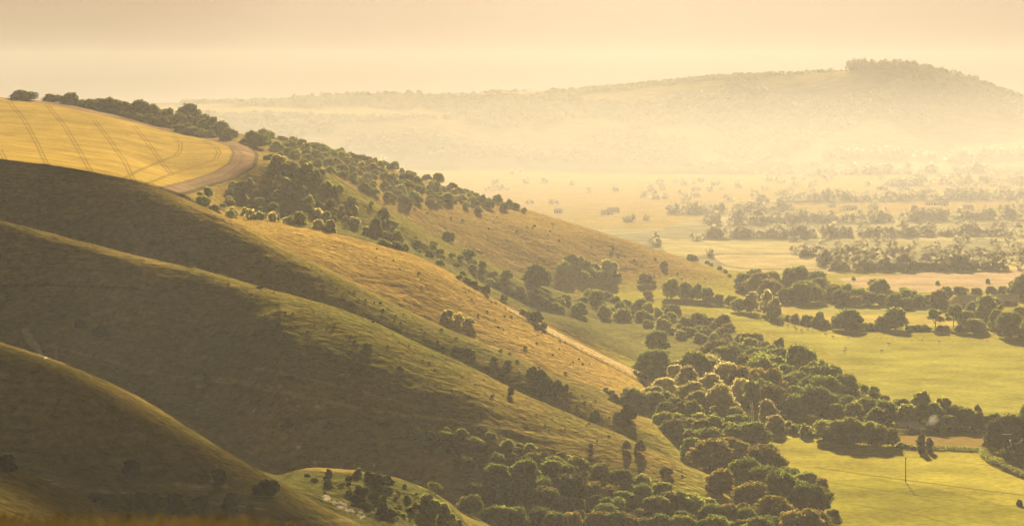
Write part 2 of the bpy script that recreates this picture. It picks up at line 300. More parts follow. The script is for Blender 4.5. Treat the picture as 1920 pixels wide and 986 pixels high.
def stroke(pts, width, col, amt=1.0, dmin=250, dmax=12000, soft=0.6):
    """a line on the ground, width in metres"""
    P = []
    for a, b in zip(pts[:-1], pts[1:]):
        n = max(1, int(math.hypot(b[0]-a[0], b[1]-a[1])/10))
        P += [(a[0]+(b[0]-a[0])*i/n, a[1]+(b[1]-a[1])*i/n) for i in range(n)]
    P.append(pts[-1]); W = [hit(p[0], p[1], dmin, dmax) for p in P]
    for (a, b), (p, q) in zip(zip(W[:-1], W[1:]), zip(P[:-1], P[1:])):
        i0 = max(np.searchsorted(XS, min(p[0], q[0])-8)-1, 0); i1 = np.searchsorted(XS, max(p[0], q[0])+8)+1
        r0 = max(np.searchsorted(DR, min(a[1], b[1])-width*2-1)-1, 0); r1 = np.searchsorted(DR, max(a[1], b[1])+width*2+1)+1
        s = (slice(r0, r1), slice(i0, i1)); X = PX[s]; Y = PY[s]; dx, dy = b[0]-a[0], b[1]-a[1]; l2 = dx*dx+dy*dy+1e-9
        u = np.clip(((X-a[0])*dx+(Y-a[1])*dy)/l2, 0, 1); dist = np.hypot(X-a[0]-u*dx, Y-a[1]-u*dy)
        k = np.clip((width/2+soft-dist)/soft, 0, 1)*amt; TONE[s] = TONE[s]*(1-k[..., None])+np.array(col)*k[..., None]
# farmland far out: a patchwork of fields
ci = 150.0; cj = 230.0
pal = np.array([[.50, .40, .20], [.42, .37, .16], [.28, .27, .12], [.52, .38, .25], [.20, .20, .10], [.48, .42, .18], [.36, .32, .14], [.16, .16, .09]])
fm = (PY > 2080)
wx = PX+20*vnoise(PX/300, PY/300, 5); wy = PY+30*vnoise(PX/260, PY/260, 6)
best = np.full(PX.shape, 1e18); bid = np.zeros(PX.shape, np.int64); sec = np.full(PX.shape, 1e18)
gi = np.floor(wx/ci).astype(np.int64); gj = np.floor(wy/cj).astype(np.int64)
for a in (-1, 0, 1):
    for b in (-1, 0, 1):
        ii, jj = gi+a, gj+b; hsh = (ii*73856093 ^ jj*19349663) & 0xffff
        cxn = (ii+0.5+((hsh & 255)/255-.5)*.8)*ci; cyn = (jj+0.5+((hsh >> 8)/255-.5)*.8)*cj
        dd = np.maximum(abs(wx-cxn), abs(wy-cyn)*0.75); nb = dd < best; sec = np.where(nb, best, np.minimum(sec, dd)); bid = np.where(nb, hsh, bid); best = np.where(nb, dd, best)
FLDT = pal[(bid*7 >> 3) % 8]; edge = (sec-best) < 10
FLDT = np.where(edge[..., None], np.array([.14, .14, .08]), FLDT)
k = (fm & (sl < 0.5))
TONE[k] = FLDT[k]*.6+np.array([.30, .27, .15])*.5; REG[k] = 5  # field colours paled and evened out to stand in for haze
fh = (PY > 4000) & (sl >= 0.3)
wood = np.clip(0.62+1.2*nC+0.5*fbm(PX/110, PY/260, 81, 3), 0, 1)
TONE = np.where(fh[..., None], lerp(np.array([.30, .24, .09]), np.array([.09, .088, .045]), wood), TONE); REG[fh] = 6
# wheat and the bare track round it
WE = [('d', -560, 2010), (0, 184), (100, 197), (200, 218), (300, 243), (400, 264), (430, 274), (438, 286), (430, 306), (400, 324), (350, 340), (300, 353), ('d', 280, 1402), ('d', 0, 1400), ('d', -560, 1420)]
WO = [('d', -560, 2035), (0, 182.5), (100, 192), (200, 212), (300, 236.5), (400, 258), (440, 264), (468, 273), (483, 290), (478, 312), (445, 333), (400, 346), (330, 369), ('d', 300, 1392), ('d', 0, 1380), ('d', -560, 1400)]
paint(WO, (.30, .205, .13), 2, dmin=1380, dmax=2200, vary=.25)
for pl in ([(330, 366), (400, 343), (445, 330), (474, 311), (479, 291), (465, 276), (440, 267)], [(350, 351), (420, 331), (452, 306), (455, 290), (436, 274)]):
    stroke(pl, 2.2, (.2, .15, .085), 0.55, 1380, 2200)
stroke([(200, 213), (300, 237), (400, 258), (440, 265), (468, 274), (482, 290), (478, 312), (445, 333), (400, 346), (330, 369)], 2.0, (.07, .07, .03), .8, 1380, 2200)
paint(WE, (.47, .335, .075), 1, dmin=1380, dmax=2200, vary=.10)
stroke([(0, 184), (100, 197), (200, 218), (300, 243), (400, 264), (430, 274), (438, 286), (430, 306), (400, 324), (350, 340), (300, 353)], 1.6, (.13, .10, .04), .6, 1380, 2200)
DK = (.15, .105, .03)
for tl in ([(16, 190), (45, 225), (70, 270), (88, 310)], [(88, 197), (120, 235), (150, 285), (170, 322)], [(176, 225), (205, 262), (235, 305), (252, 342)], [(250, 236), (275, 265), (300, 300), (322, 328)],
           [(0, 280), (9, 300)], [(325, 257), (338, 268), (338, 282), (330, 292), (300, 303), (260, 320), (228, 337)], [(385, 266), (405, 276), (411, 286), (405, 298), (375, 310), (322, 326), (270, 347)]):
    for o in (-3.2, 3.2): stroke([(p[0]+o, p[1]) for p in tl], 0.45, DK, .55, 1380, 2200, soft=.45)
# named fields on the valley floor
paint([(1320, 566), (1400, 588), (1500, 616), (1600, 632), (1700, 640), (1800, 640), (1930, 640), ('d', 2400, 1500), ('d', 2400, 1120), (1930, 772), (1800, 772), (1650, 765), (1600, 760), (1590, 700), (1540, 650), (1450, 625), (1380, 600)], (.34, .325, .065), 4, vary=.22)
paint([(1430, 570), (1530, 564), (1640, 572), (1760, 578), (1930, 590), (1930, 622), (1600, 616), (1500, 600)], (.46, .37, .10), 5, vary=.1)
paint([(1450, 566), (1540, 562), (1650, 568), (1760, 574), (1750, 590), (1600, 590), (1500, 584)], (.34, .33, .10), 5, vary=.1)
paint([(1570, 522), (1700, 514), (1800, 508), (1990, 500), (1990, 546), (1700, 548), (1600, 536)], (.46, .35, .22), 5, vary=.12)
paint([(1560, 503), (1700, 494), (1990, 486), (1990, 502), (1700, 508), (1560, 512)], (.62, .50, .17), 5)
paint([(1440, 806), (1500, 820), (1600, 832), (1700, 842), (1850, 846), (1862, 868), (1930, 892), ('d', 2400, 960), ('d', 2400, 640), ('d', 900, 640), (1330, 960), (1420, 860)], (.38, .345, .055), 3, vary=.22)
paint([(1672, 812), (1860, 811), (1862, 838), (1790, 836), (1690, 833)], (.27, .195, .06), 5, vary=.15)
paint([(1466, 789), (1500, 796), (1545, 802), (1545, 806), (1500, 804), (1466, 797)], (.5, .33, .2), 5)
paint([(1510, 905), (1640, 895), (1700, 905), (1800, 925), (1930, 960), (1930, 990), (1560, 990)], (.17, .18, .02), None, .45, vary=.3)
for pl, w, a in (([(1530, 876), (1600, 886), (1700, 900), (1800, 913), (1920, 928)], 1.0, .6), ([(1560, 905), (1700, 925), (1800, 940), (1920, 950)], .8, .4), ([(1480, 845), (1600, 852), (1700, 856), (1800, 866), (1860, 872)], .7, .35), ([(1600, 945), (1720, 965), (1800, 986)], .8, .35)):
    stroke(pl, w, (.1, .09, .02), a)
stroke([(1885, 848), (1880, 858), (1886, 866), (1905, 876), (1925, 884)], 3.2, (.5, .34, .24))
paint([(416, 404), (500, 412), (620, 434), (700, 456), (780, 479), (850, 514), (950, 574), (1060, 629), (1160, 679), (1235, 712), ('d', 1235, 1180), ('d', 420, 1250)], (.46, .31, .085), amt=.75, dmin=1240, dmax=1400, vary=.3)
paint([(960, 562), (1100, 552), (1250, 580), (1335, 600), (1430, 648), (1350, 700), (1240, 700), (1010, 592)], (.15, .15, .05), amt=.8, dmin=1380, dmax=2000, vary=.4)  # hillside shade painted in as a darker olive patch
# chalk showing through, sheep paths
CH = (.80, .72, .60)
paint([(39, 620), (46, 612), (54, 613), (61, 630), (74, 650), (90, 672), (84, 674), (66, 655), (50, 640)], CH, amt=.95, dmin=700, dmax=1100)
stroke([(104, 650), (106, 675)], .8, CH, .4, 700, 1100)
stroke([(60, 648), (100, 647), (150, 662), (220, 680), (300, 700), (350, 708)], 1.3, (.44, .38, .22), .7, 760, 1110)
stroke([(350, 708), (450, 715), (560, 742), (700, 770), (800, 782), (900, 795), (980, 808), (1060, 822), (1110, 832)], 1.8, (.42, .36, .13), .75, 760, 1110)
stroke([(480, 690), (600, 715), (700, 740), (800, 765)], 1.2, (.40, .33, .17), .6, 760, 1110)
stroke([(0, 537), (90, 534), (180, 538), (268, 541)], 1.0, (.12, .085, .03), .6, 900, 1110)
stroke([(268, 541), (272, 500), (276, 482)], 1.0, (.36, .25, .1), .5, 900, 1110)
for (a, b, w) in ((380, 722, 9), (372, 724, 5), (540, 746, 7), (560, 760, 5), (595, 762, 9), (560, 838, 6), (600, 790, 5), (590, 868, 6), (700, 872, 5), (476, 770, 4)):
    paint([(a-w, b), (a, b-1.8), (a+w, b-1), (a+w*.5, b+1.6), (a-w*.4, b+1.8)], CH, amt=.6, dmin=700, dmax=1110)
stroke([(668, 946), (684, 962), (692, 972)], 1.2, CH, .8, 700, 900)
stroke([(320, 905), (380, 912), (420, 908)], 1.2, CH, .35, 560, 700)
for pl in ([(100, 905), (118, 912)], [(80, 896), (110, 904)], [(180, 918), (260, 925), (360, 935), (500, 955)], [(380, 909), (396, 902), (400, 898)]): stroke(pl, .8, CH, .4, 520, 700)
stroke([(560, 978), (660, 974), (740, 972), (800, 978), (850, 990)], 1.1, (.33, .28, .14), .6, 600, 790)
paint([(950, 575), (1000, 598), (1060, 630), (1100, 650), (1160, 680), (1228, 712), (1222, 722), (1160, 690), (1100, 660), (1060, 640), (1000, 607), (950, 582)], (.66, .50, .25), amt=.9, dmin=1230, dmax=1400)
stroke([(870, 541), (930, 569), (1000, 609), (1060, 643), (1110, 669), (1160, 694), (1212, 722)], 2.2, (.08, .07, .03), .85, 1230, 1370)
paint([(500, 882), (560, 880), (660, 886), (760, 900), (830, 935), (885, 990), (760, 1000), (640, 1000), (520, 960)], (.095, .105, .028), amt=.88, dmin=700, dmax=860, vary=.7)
for k_ in range(34):
    t_ = random.random(); a_, b_ = 606+78*t_+random.uniform(-6, 6), 931+37*t_+random.uniform(-5, 5); w_ = random.uniform(2.5, 7)
    paint([(a_-w_, b_), (a_-w_*.3, b_-w_*.45), (a_+w_*.8, b_-w_*.2), (a_+w_, b_+w_*.3), (a_, b_+w_*.4)], (.55, .48, .39), amt=.45, dmin=700, dmax=900)
paint([(604, 322), (700, 378), (800, 436), (900, 486), (1000, 534), (950, 528), (860, 492), (760, 440), (690, 398), (640, 362)], (.27, .25, .05), amt=.7, dmin=1500, dmax=1660, vary=.15)
paint([(0, 868), (100, 915), (215, 972), (120, 1000), (-60, 1000), (-60, 850)], (.27, .21, .04), amt=.6, dmin=380, dmax=500, vary=.25)

# ------------------------------------------------------------------ the sheet of ground, cut into its fields
def build_ground():
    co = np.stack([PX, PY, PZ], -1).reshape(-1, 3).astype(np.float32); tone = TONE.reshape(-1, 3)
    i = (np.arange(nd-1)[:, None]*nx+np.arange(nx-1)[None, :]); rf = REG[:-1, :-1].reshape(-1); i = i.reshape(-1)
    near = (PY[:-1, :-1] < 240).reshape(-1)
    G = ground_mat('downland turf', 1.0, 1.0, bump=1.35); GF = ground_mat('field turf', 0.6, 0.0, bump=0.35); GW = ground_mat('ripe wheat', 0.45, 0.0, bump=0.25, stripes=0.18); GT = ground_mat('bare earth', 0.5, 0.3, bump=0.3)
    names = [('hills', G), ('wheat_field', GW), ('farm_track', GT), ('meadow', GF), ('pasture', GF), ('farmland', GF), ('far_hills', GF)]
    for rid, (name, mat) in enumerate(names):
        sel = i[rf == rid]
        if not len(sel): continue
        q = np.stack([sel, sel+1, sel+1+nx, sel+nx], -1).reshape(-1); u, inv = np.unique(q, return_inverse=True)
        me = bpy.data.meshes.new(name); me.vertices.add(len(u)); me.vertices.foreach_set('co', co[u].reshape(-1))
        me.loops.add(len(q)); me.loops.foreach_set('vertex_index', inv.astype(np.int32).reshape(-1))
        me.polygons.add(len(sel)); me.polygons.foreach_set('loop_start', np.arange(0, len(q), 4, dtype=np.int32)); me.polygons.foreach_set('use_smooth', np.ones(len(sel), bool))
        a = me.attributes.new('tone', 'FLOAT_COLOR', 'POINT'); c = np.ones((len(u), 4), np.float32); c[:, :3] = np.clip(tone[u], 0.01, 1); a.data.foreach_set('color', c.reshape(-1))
        me.update(); me.materials.append(mat); o = bpy.data.objects.new(name, me); C.objects.link(o); o['kind'] = 'structure'
build_ground()
# ------------------------------------------------------------------ added blobs of cloud out of the picture, shaped to shade the near left hills
def build_shade_cloud():
    sd = np.array([math.sin(SUN_AZ)*math.cos(SUN_EL), math.cos(SUN_AZ)*math.cos(SUN_EL), math.sin(SUN_EL)])
    import bmesh
    bm = bmesh.new()
    for (X, Y, Z, rx, ry, rz) in SHADE_CLOUD:
        c = np.array([X, Y, Z], float)+sd*3600
        r = bmesh.ops.create_icosphere(bm, subdivisions=4, radius=1.0)
        s = random.random()*50
        for v in r['verts']:
            n = 1+0.22*math.sin(v.co.x*5+s)*math.sin(v.co.y*4+s)*math.sin(v.co.z*6+s)+0.1*math.sin(v.co.x*13+s)*math.cos(v.co.y*11)
            v.co = (c[0]+v.co.x*rx*n, c[1]+v.co.y*ry*n, c[2]+v.co.z*rz*n)
    me = bpy.data.meshes.new('shade_cloud'); bm.to_mesh(me); bm.free()
    for p in me.polygons: p.use_smooth = True
    m, nt, b = new_mat('shade_cloud'); b.inputs['Base Color'].default_value = (.85, .85, .85, 1); b.inputs['Roughness'].default_value = 1
    me.materials.append(m); o = bpy.data.objects.new('shade_cloud', me); C.objects.link(o); o['kind'] = 'structure'
build_shade_cloud()
# ------------------------------------------------------------------ plants
LEAF = {
 'lime': leaf_mat('green maple leaves', (.055, .078, .018), (.34, .38, .06), .46),
 'brown': leaf_mat('olive oak leaves', (.055, .05, .02), (.34, .28, .07), .42),
 'oak':  leaf_mat('oak leaves', (.034, .056, .015), (.26, .32, .06), .44),
 'pale': leaf_mat('ash leaves painted sunlit', (.19, .18, .08), (.62, .56, .22), .5),  # sunlight on the crowns put into a paler leaf colour
 'thorn': leaf_mat('hawthorn leaves', (.046, .056, .022), (.24, .25, .07), .4),
 'dark': leaf_mat('ivy leaves', (.028, .034, .014), (.10, .10, .03), .3),
 'hedge': leaf_mat('hedge leaves', (.075, .095, .028), (.38, .40, .09), .46),
 'far': leaf_mat('haze-paled far leaves', (.19, .18, .12), (.36, .34, .2), .4),  # haze put into the colour: paler leaves for the far valley
 'ridge': leaf_mat('ridge woodland leaves', (.06, .06, .03), (.2, .18, .08), .3),
}
BARK = flat_mat('bark', (.10, .08, .06), scale=3); PALEBARK = flat_mat('pale birch bark', (.75, .68, .55), noise=.15)
def leaves_np(R, cen, rad, n, size, inner=0.72, gap=0.0, flat=1.0):
    """n leaf clumps spread in the shells of the lobes; returns vertices (n*4,3)"""
    cen = np.asarray(cen); rad = np.asarray(rad); w = (rad[:, 0]*rad[:, 2])**1.0; w = w/w.sum()
    out = []; need = n
    while need > 0:
        k = R.choice(len(cen), need*2, p=w); d = R.normal(size=(need*2, 3)); d /= np.linalg.norm(d, axis=1)[:, None]
        r = inner+(1.06-inner)*R.random(need*2)**0.6; P = cen[k]+d*rad[k]*r[:, None]
        ph = cen[0, 2]*40+len(cen); nz = np.sin(P[:, 0]*23+ph)*np.sin(P[:, 2]*27+ph*2)+.7*np.sin(P[:, 1]*41+ph)*np.sin(P[:, 0]*37+P[:, 2]*33)
        P = P+d*rad[k]*(nz*.28)[:, None]*(R.random(need*2)**.4)[:, None]
        # drop what lies deep inside other lobes, and open gaps
        q = np.min((((P[:, None]-cen[None])/rad[None])**2).sum(-1), 1); keep = (q > (inner*0.9)**2) & (P[:, 2] > 0.03)
        if gap: keep &= (np.sin(P[:, 0]*17+cen[0, 0]*50)*np.sin(P[:, 1]*15+3)*np.sin(P[:, 2]*19+1)) < 1-gap
        P = P[keep][:need]; D = d[keep][:need]; out.append(np.concatenate([P, D], 1)); need -= len(P)
    A = np.concatenate(out)[:n]; P, D = A[:, :3], A[:, 3:]
    nrm = D+R.normal(size=P.shape)*0.55; nrm /= np.linalg.norm(nrm, axis=1)[:, None]
    t = np.cross(nrm, R.normal(size=P.shape)); t /= np.linalg.norm(t, axis=1)[:, None]; b = np.cross(nrm, t)
    s = size*(0.6+0.8*R.random(len(P)))[:, None]; a2 = 0.7+0.5*R.random(len(P))[:, None]
    return np.stack([P-t*s-b*s*a2*.6, P+t*s*.8-b*s*a2, P+t*s+b*s*a2*.7, P-t*s*.7+b*s*a2], 1).reshape(-1, 3)
def quad_mesh(name, V, mat):
    n = len(V)//4; me = bpy.data.meshes.new(name); me.vertices.add(len(V)); me.vertices.foreach_set('co', V.astype(np.float32).reshape(-1))
    me.loops.add(n*4); me.loops.foreach_set('vertex_index', np.arange(n*4, dtype=np.int32)); me.polygons.add(n); me.polygons.foreach_set('loop_start', np.arange(0, n*4, 4, dtype=np.int32))
    me.update(); me.materials.append(mat); return me
def lobes(R, kind):
    if kind == 'round':
        c = [(0, 0, .5)]; r = [(.31, .31, .40)]
        for i in range(20):
            a = R.random()*6.28; h = R.random()**.8; rr = .34*math.cos(h*1.2)*(.75+.35*R.random()); s = .11+.11*R.random()
            c.append((rr*math.cos(a), rr*math.sin(a), .16+.68*h)); r.append((s, s, s*.85))
    elif kind == 'wide':
        c = [(0, 0, .36)]; r = [(.35, .35, .28)]
        for i in range(20):
            a = R.random()*6.28; h = R.random(); rr = .42*math.cos(h*1.1)*(.7+.4*R.random()); s = .10+.10*R.random()
            c.append((rr*math.cos(a), rr*math.sin(a), .12+.50*h)); r.append((s, s, s*.8))
    elif kind == 'tall':
        c = [(0, 0, .6)]; r = [(.24, .24, .4)]
        for i in range(18):
            a = R.random()*6.28; h = R.random(); rr = .25*(1-abs(h-.4)*.9)*(.7+.5*R.random()); s = .10+.07*R.random()
            c.append((rr*math.cos(a), rr*math.sin(a), .22+.72*h)); r.append((s, s, s*1.1))
    elif kind == 'open':
        c = []; r = []
        for i in range(15):
            a = R.random()*6.28; h = R.random(); rr = .38*math.cos((h-.2)*1.3)*(.5+.6*R.random()); s = .09+.06*R.random()
            c.append((rr*math.cos(a), rr*math.sin(a), .42+.5*h)); r.append((s*1.35, s*1.35, s*.6))
    elif kind == 'column':
        c = []; r = []
        for i in range(14):
            h = i/13; a = R.random()*6.28; s = .19*(1-.35*abs(h-.45)**1.3)*(0.85+.3*R.random()); c.append((.05*math.cos(a), .05*math.sin(a), .12+.78*h)); r.append((s, s, .13))
    elif kind == 'conic':
        c = []; r = []
        for i in range(12):
            h = i/11; s = .30*(1-h)+.06; c.append((.03*R.normal(), .03*R.normal(), .12+.82*h)); r.append((s, s, .10))
    else:   # shrub
        c = [(0, 0, .22)]; r = [(.42, .42, .30)]
        for i in range(11):
            a = R.random()*6.28; h = R.random(); rr = .36*math.cos(h*1.1)*(.6+.5*R.random()); s = .13+.11*R.random()
            c.append((rr*math.cos(a), rr*math.sin(a), .12+.42*h)); r.append((s, s, s*.95))
    return c, r
def tube(pts, rad, seg=7):
    V = []; Fc = []; P = np.array(pts, float)
    for i, (p, rr) in enumerate(zip(P, rad)):
        t = P[min(i+1, len(P)-1)]-P[max(i-1, 0)]; t /= np.linalg.norm(t); u = np.cross(t, (0.3, 1, 0.1)); u /= np.linalg.norm(u); v = np.cross(t, u)
        for k in range(seg):
            a = 6.2832*k/seg; V.append(tuple(p+(u*math.cos(a)+v*math.sin(a))*rr))
    for i in range(len(P)-1):
        for k in range(seg): Fc.append((i*seg+k, i*seg+(k+1) % seg, (i+1)*seg+(k+1) % seg, (i+1)*seg+k))
    Fc.append(tuple(range(seg))[::-1]); Fc.append(tuple(range((len(P)-1)*seg, len(P)*seg)))
    return V, Fc
def join(parts):
    V = []; Fc = []
    for v, f in parts: n = len(V); V += v; Fc += [tuple(i+n for i in q) for q in f]
    return V, Fc
def py_mesh(name, VF, mat, smooth=True):
    me = bpy.data.meshes.new(name); me.from_pydata(VF[0], [], VF[1]); me.update(); me.materials.append(mat)
    if smooth:
        for p in me.polygons: p.use_smooth = True
    return me
def trunk_mesh(R, kind, mat):
    hi = {'wide': .40, 'round': .5, 'tall': .75, 'open': .55, 'column': .6, 'conic': .7}.get(kind, .3); r0 = .030 if kind != 'shrub' else .02
    pr = []
    if kind == 'shrub':
        for i in range(4):
            a = i*1.6+R.random(); pr.append(tube([(.02*math.cos(a), .02*math.sin(a), -.05), (.1*math.cos(a), .1*math.sin(a), .16), (.22*math.cos(a), .22*math.sin(a), .34)], [.022, .015, .006], 5))
    else:
        pr.append(tube([(0, 0, -.06), (.005, .0, .08), (.01, -.01, hi*.6), (.0, .01, hi)], [r0*1.5, r0, r0*.75, r0*.35]))
        for i in range(6):
            a = i*1.05+R.random()*.6; b = .25 + .3*R.random(); l = .24+.1*R.random()
            pr.append(tube([(0.005, 0, hi*(.45+.08*i)), (.5*l*math.cos(a), .5*l*math.sin(a), hi*(.45+.08*i)+b*.4), (l*math.cos(a), l*math.sin(a), hi*(.45+.08*i)+b*.75)], [r0*.5, r0*.3, r0*.1], 5))
    return py_mesh('trunk', join(pr), mat)
PROTO = {}
def proto(kind, leaf, lod, var):
    key = (kind, leaf, lod, var)
    if key not in PROTO:
        R = np.random.default_rng(abs(hash((kind, lod, var*31+5).__repr__().__len__()))+var*101+lod*7+len(kind)*13)
        c, r = lobes(R, kind); n, s = {0: (13000, .0165), 1: (4600, .027), 2: (1300, .046), 3: (380, .08)}[lod]
        if kind in ('column', 'conic', 'open'): n = int(n*.6)
        V = leaves_np(R, c, r, n, s, gap=.25 if kind == 'open' else 0.1)
        PROTO[key] = (quad_mesh('crown', V, LEAF[leaf]), trunk_mesh(R, kind, BARK))
    return PROTO[key]
PLANTS = []
def plant(x, yb, w, h, kind, leaf, label, group=None, dmin=600, dmax=2250, name=None, cat=None, sink=0.0, at=None):
    """one tree or shrub rooted on the ground at picture point (x, yb), w x h in 1920-pixel units"""
    X, Y, Z = at if at else hit(x, yb, dmin, dmax)
    cat = cat or ('shrub' if kind == 'shrub' else 'tree'); m = Y/F
    hh = {'round': 1.0, 'wide': .76, 'tall': 1.05, 'open': 1.0, 'column': 1.0, 'conic': 1.02, 'shrub': .66}[kind]
    ww = {'round': .95, 'wide': 1.08, 'tall': .74, 'open': 1.0, 'column': .46, 'conic': .72, 'shrub': 1.0}[kind]
    lod = 0 if w > 52 else 1 if w > 26 else 2 if w > 11 else 3
    if leaf == 'oak' and group and random.random() < .5: leaf = random.choice(['lime', 'brown'])
    PLANTS.append(dict(loc=(X, Y, Z-sink-0.04*h*m), sc=(w*m/ww, w*m/ww*random.uniform(.8, 1.2), h*m/hh*random.uniform(.9, 1.08)), rz=random.random()*6.28, kind=kind, leaf=leaf, lod=lod, var=random.randrange(4 if lod else 3), label=label, group=group, cat=cat, name=name or cat, w=w, h=h))
def plant_all(limit=285):
    for cat in ('tree', 'shrub'):
        L = [p for p in PLANTS if p['cat'] == cat]; L.sort(key=lambda p: -(1e6 if not p['group'] else p['w']*p['h']))
        for p in L[:limit]:
            cr, tr = proto(p['kind'], p['leaf'], p['lod'], p['var'])
            e = bpy.data.objects.new(p['name'], None); C.objects.link(e)
            e.location = p['loc']; e.rotation_euler = (0, 0, p['rz']); e.scale = p['sc']; e['label'] = p['label']; e['category'] = cat
            if p['group']: e['group'] = p['group']
            a = bpy.data.objects.new('foliage' if cat == 'shrub' else 'crown', cr); a.parent = e; C.objects.link(a)
            if p['w'] > 9: b = bpy.data.objects.new('stem' if cat == 'shrub' else 'trunk', tr); b.parent = e; C.objects.link(b)
        V = []; I = []; ks = list(LEAF)
        for p in L[limit:]:
            cr, tr = proto(p['kind'], p['leaf'], p['lod'], p['var']); b = np.empty(len(cr.vertices)*3, np.float32); cr.vertices.foreach_get('co', b); b = b.reshape(-1, 3)*np.array(p['sc'])
            ca, sa = math.cos(p['rz']), math.sin(p['rz']); l = p['loc']
            V.append(np.stack([l[0]+b[:, 0]*ca-b[:, 1]*sa, l[1]+b[:, 0]*sa+b[:, 1]*ca, l[2]+b[:, 2]], 1)); I.append(np.full(len(b)//4, ks.index(p['leaf'])))
        if V:
            me = quad_mesh('small_trees' if cat == 'tree' else 'scrub', np.concatenate(V), LEAF[ks[0]])
            for k in ks[1:]: me.materials.append(LEAF[k])
            me.polygons.foreach_set('material_index', np.concatenate(I).astype(np.int32)); me.update()
            o = bpy.data.objects.new(me.name, me); C.objects.link(o); o['kind'] = 'stuff'; o['label'] = 'smallest scattered %s on the slopes and in the valley' % ('trees' if cat == 'tree' else 'bushes')
        print(cat, len(L))
def in_poly(P, x, yv):
    c = False; n = len(P)
    for i in range(n):
        x1, y1 = P[i]; x2, y2 = P[(i+1) % n]
        if (y1 > yv) != (y2 > yv) and x < (x2-x1)*(yv-y1)/(y2-y1)+x1: c = not c
    return c
def scatter(P, n, wr, hr, kinds, leafs, label, group, dmin=600, dmax=2250, sep=.45, **kw):
    xs = [p[0] for p in P]; ys = [p[1] for p in P]; got = []; tries = 0
    while len(got) < n and tries < n*60:
        tries += 1; x = random.uniform(min(xs), max(xs)); yv = random.uniform(min(ys), max(ys))
        if not in_poly(P, x, yv): continue
        w = random.uniform(*wr)
        if any(abs(x-a)*.9+abs(yv-b)*2.2 < sep*(w+c)*.5*1.6 for a, b, c in got): continue
        got.append((x, yv, w)); h = random.uniform(*hr)*w
        plant(x, yv, w, h, random.choice(kinds), random.choice(leafs), label, group, dmin, dmax, **kw)
def many(L, kind, leafs, label, group, **kw):
    for q in L:
        plant(q[0], q[1], q[2], q[3], q[4] if len(q) > 4 else kind, random.choice(leafs), label, group, **kw)
TH, OK, PL, DKL, HG = ['thorn'], ['oak'], ['pale'], ['dark'], ['hedge']
SK = dict(dmin=1790, dmax=2200)
# skyline above the wheat
plant(45, 187, 52, 15, 'shrub', 'thorn', 'low rounded thorn bush standing alone on the skyline above the wheat', **SK)
plant(131, 186, 44, 28, 'wide', 'thorn', 'tall thorn tree at the upper end of the skyline thicket', **SK)
plant(352, 232, 56, 46, 'round', 'thorn', 'big rounded dark tree in the thicket above the bend of the track', **SK)
many([(98, 188, 42, 15), (160, 191, 46, 18), (185, 198, 50, 22), (210, 205, 50, 30), (232, 209, 44, 24), (258, 216, 50, 30), (285, 222, 50, 32), (312, 228, 46, 32), (330, 238, 44, 26), (374, 242, 48, 30), (392, 248, 44, 28), (412, 253, 40, 24), (430, 258, 34, 18),
      (272, 229, 44, 16), (240, 221, 42, 14), (200, 211, 40, 12), (385, 256, 34, 14), (424, 263, 30, 12), (150, 200, 40, 12), (300, 236, 40, 16), (345, 247, 40, 18), (365, 252, 40, 16)], 'shrub', TH,
     'dark thorn scrub of the dense thicket along the top of the wheat field', 'skyline thicket above the wheat', **SK)
plant(478, 275, 48, 28, 'shrub', 'thorn', 'dark broad bush just outside the top of the track bend', dmin=1500, dmax=2100)
plant(461, 271, 24, 12, 'shrub', 'thorn', 'small bush beside the broad dark bush at the track bend', dmin=1500, dmax=2100)
# wood on the far spur
FP = [(486, 256), (560, 270), (620, 284), (700, 306), (800, 337), (880, 364), (922, 384), (868, 390), (760, 384), (690, 362), (640, 336), (590, 312), (540, 296), (505, 276)]
scatter(FP, 150, (13, 26), (.55, .75), ['shrub', 'round', 'wide'], ['thorn', 'oak'], 'bushy tree in the wood that covers the top of the far spur', 'wood on the far spur', cat='tree', name='tree', sep=.33, **SK)
many([(500, 259, 19, 9), (528, 264, 19, 10), (556, 273, 22, 14), (590, 281, 30, 15), (612, 285, 18, 12), (640, 291, 19, 10), (665, 298, 21, 10), (692, 305, 21, 12), (718, 313, 21, 12), (741, 319, 19, 17), (768, 329, 19, 10), (800, 338, 21, 12), (822, 346, 31, 21), (848, 354, 21, 12), (872, 363, 19, 10), (893, 370, 16, 10)], 'round', ['thorn', 'oak'],
     'small tree standing up on the skyline of the far spur', 'trees on the skyline of the far spur', **SK)
many([(905, 380, 16, 14), (916, 390, 24, 16), (932, 380, 26, 14), (944, 394, 18, 13), (956, 388, 20, 14), (968, 391, 16, 12), (897, 398, 18, 10), (982, 397, 12, 7)], 'shrub', TH, 'small bush of the loose cluster below the end of the spur wood', 'bushes at the end of the spur wood', **SK)
many([(1298, 489, 22, 13), (1245, 499, 14, 9), (1326, 495, 12, 7), (1334, 499, 9, 6), (1350, 506, 12, 8), (1360, 512, 9, 7), (1368, 520, 8, 6), (1394, 536, 13, 8)], 'shrub', TH, 'small bush scattered on the bare lower end of the far spur', 'bushes on the bare end of the far spur', dmin=1850, dmax=2130)
plant(1212, 533, 30, 22, 'wide', 'thorn', 'dark wide tree alone at the foot of the bleached slope', dmin=1700, dmax=2100)
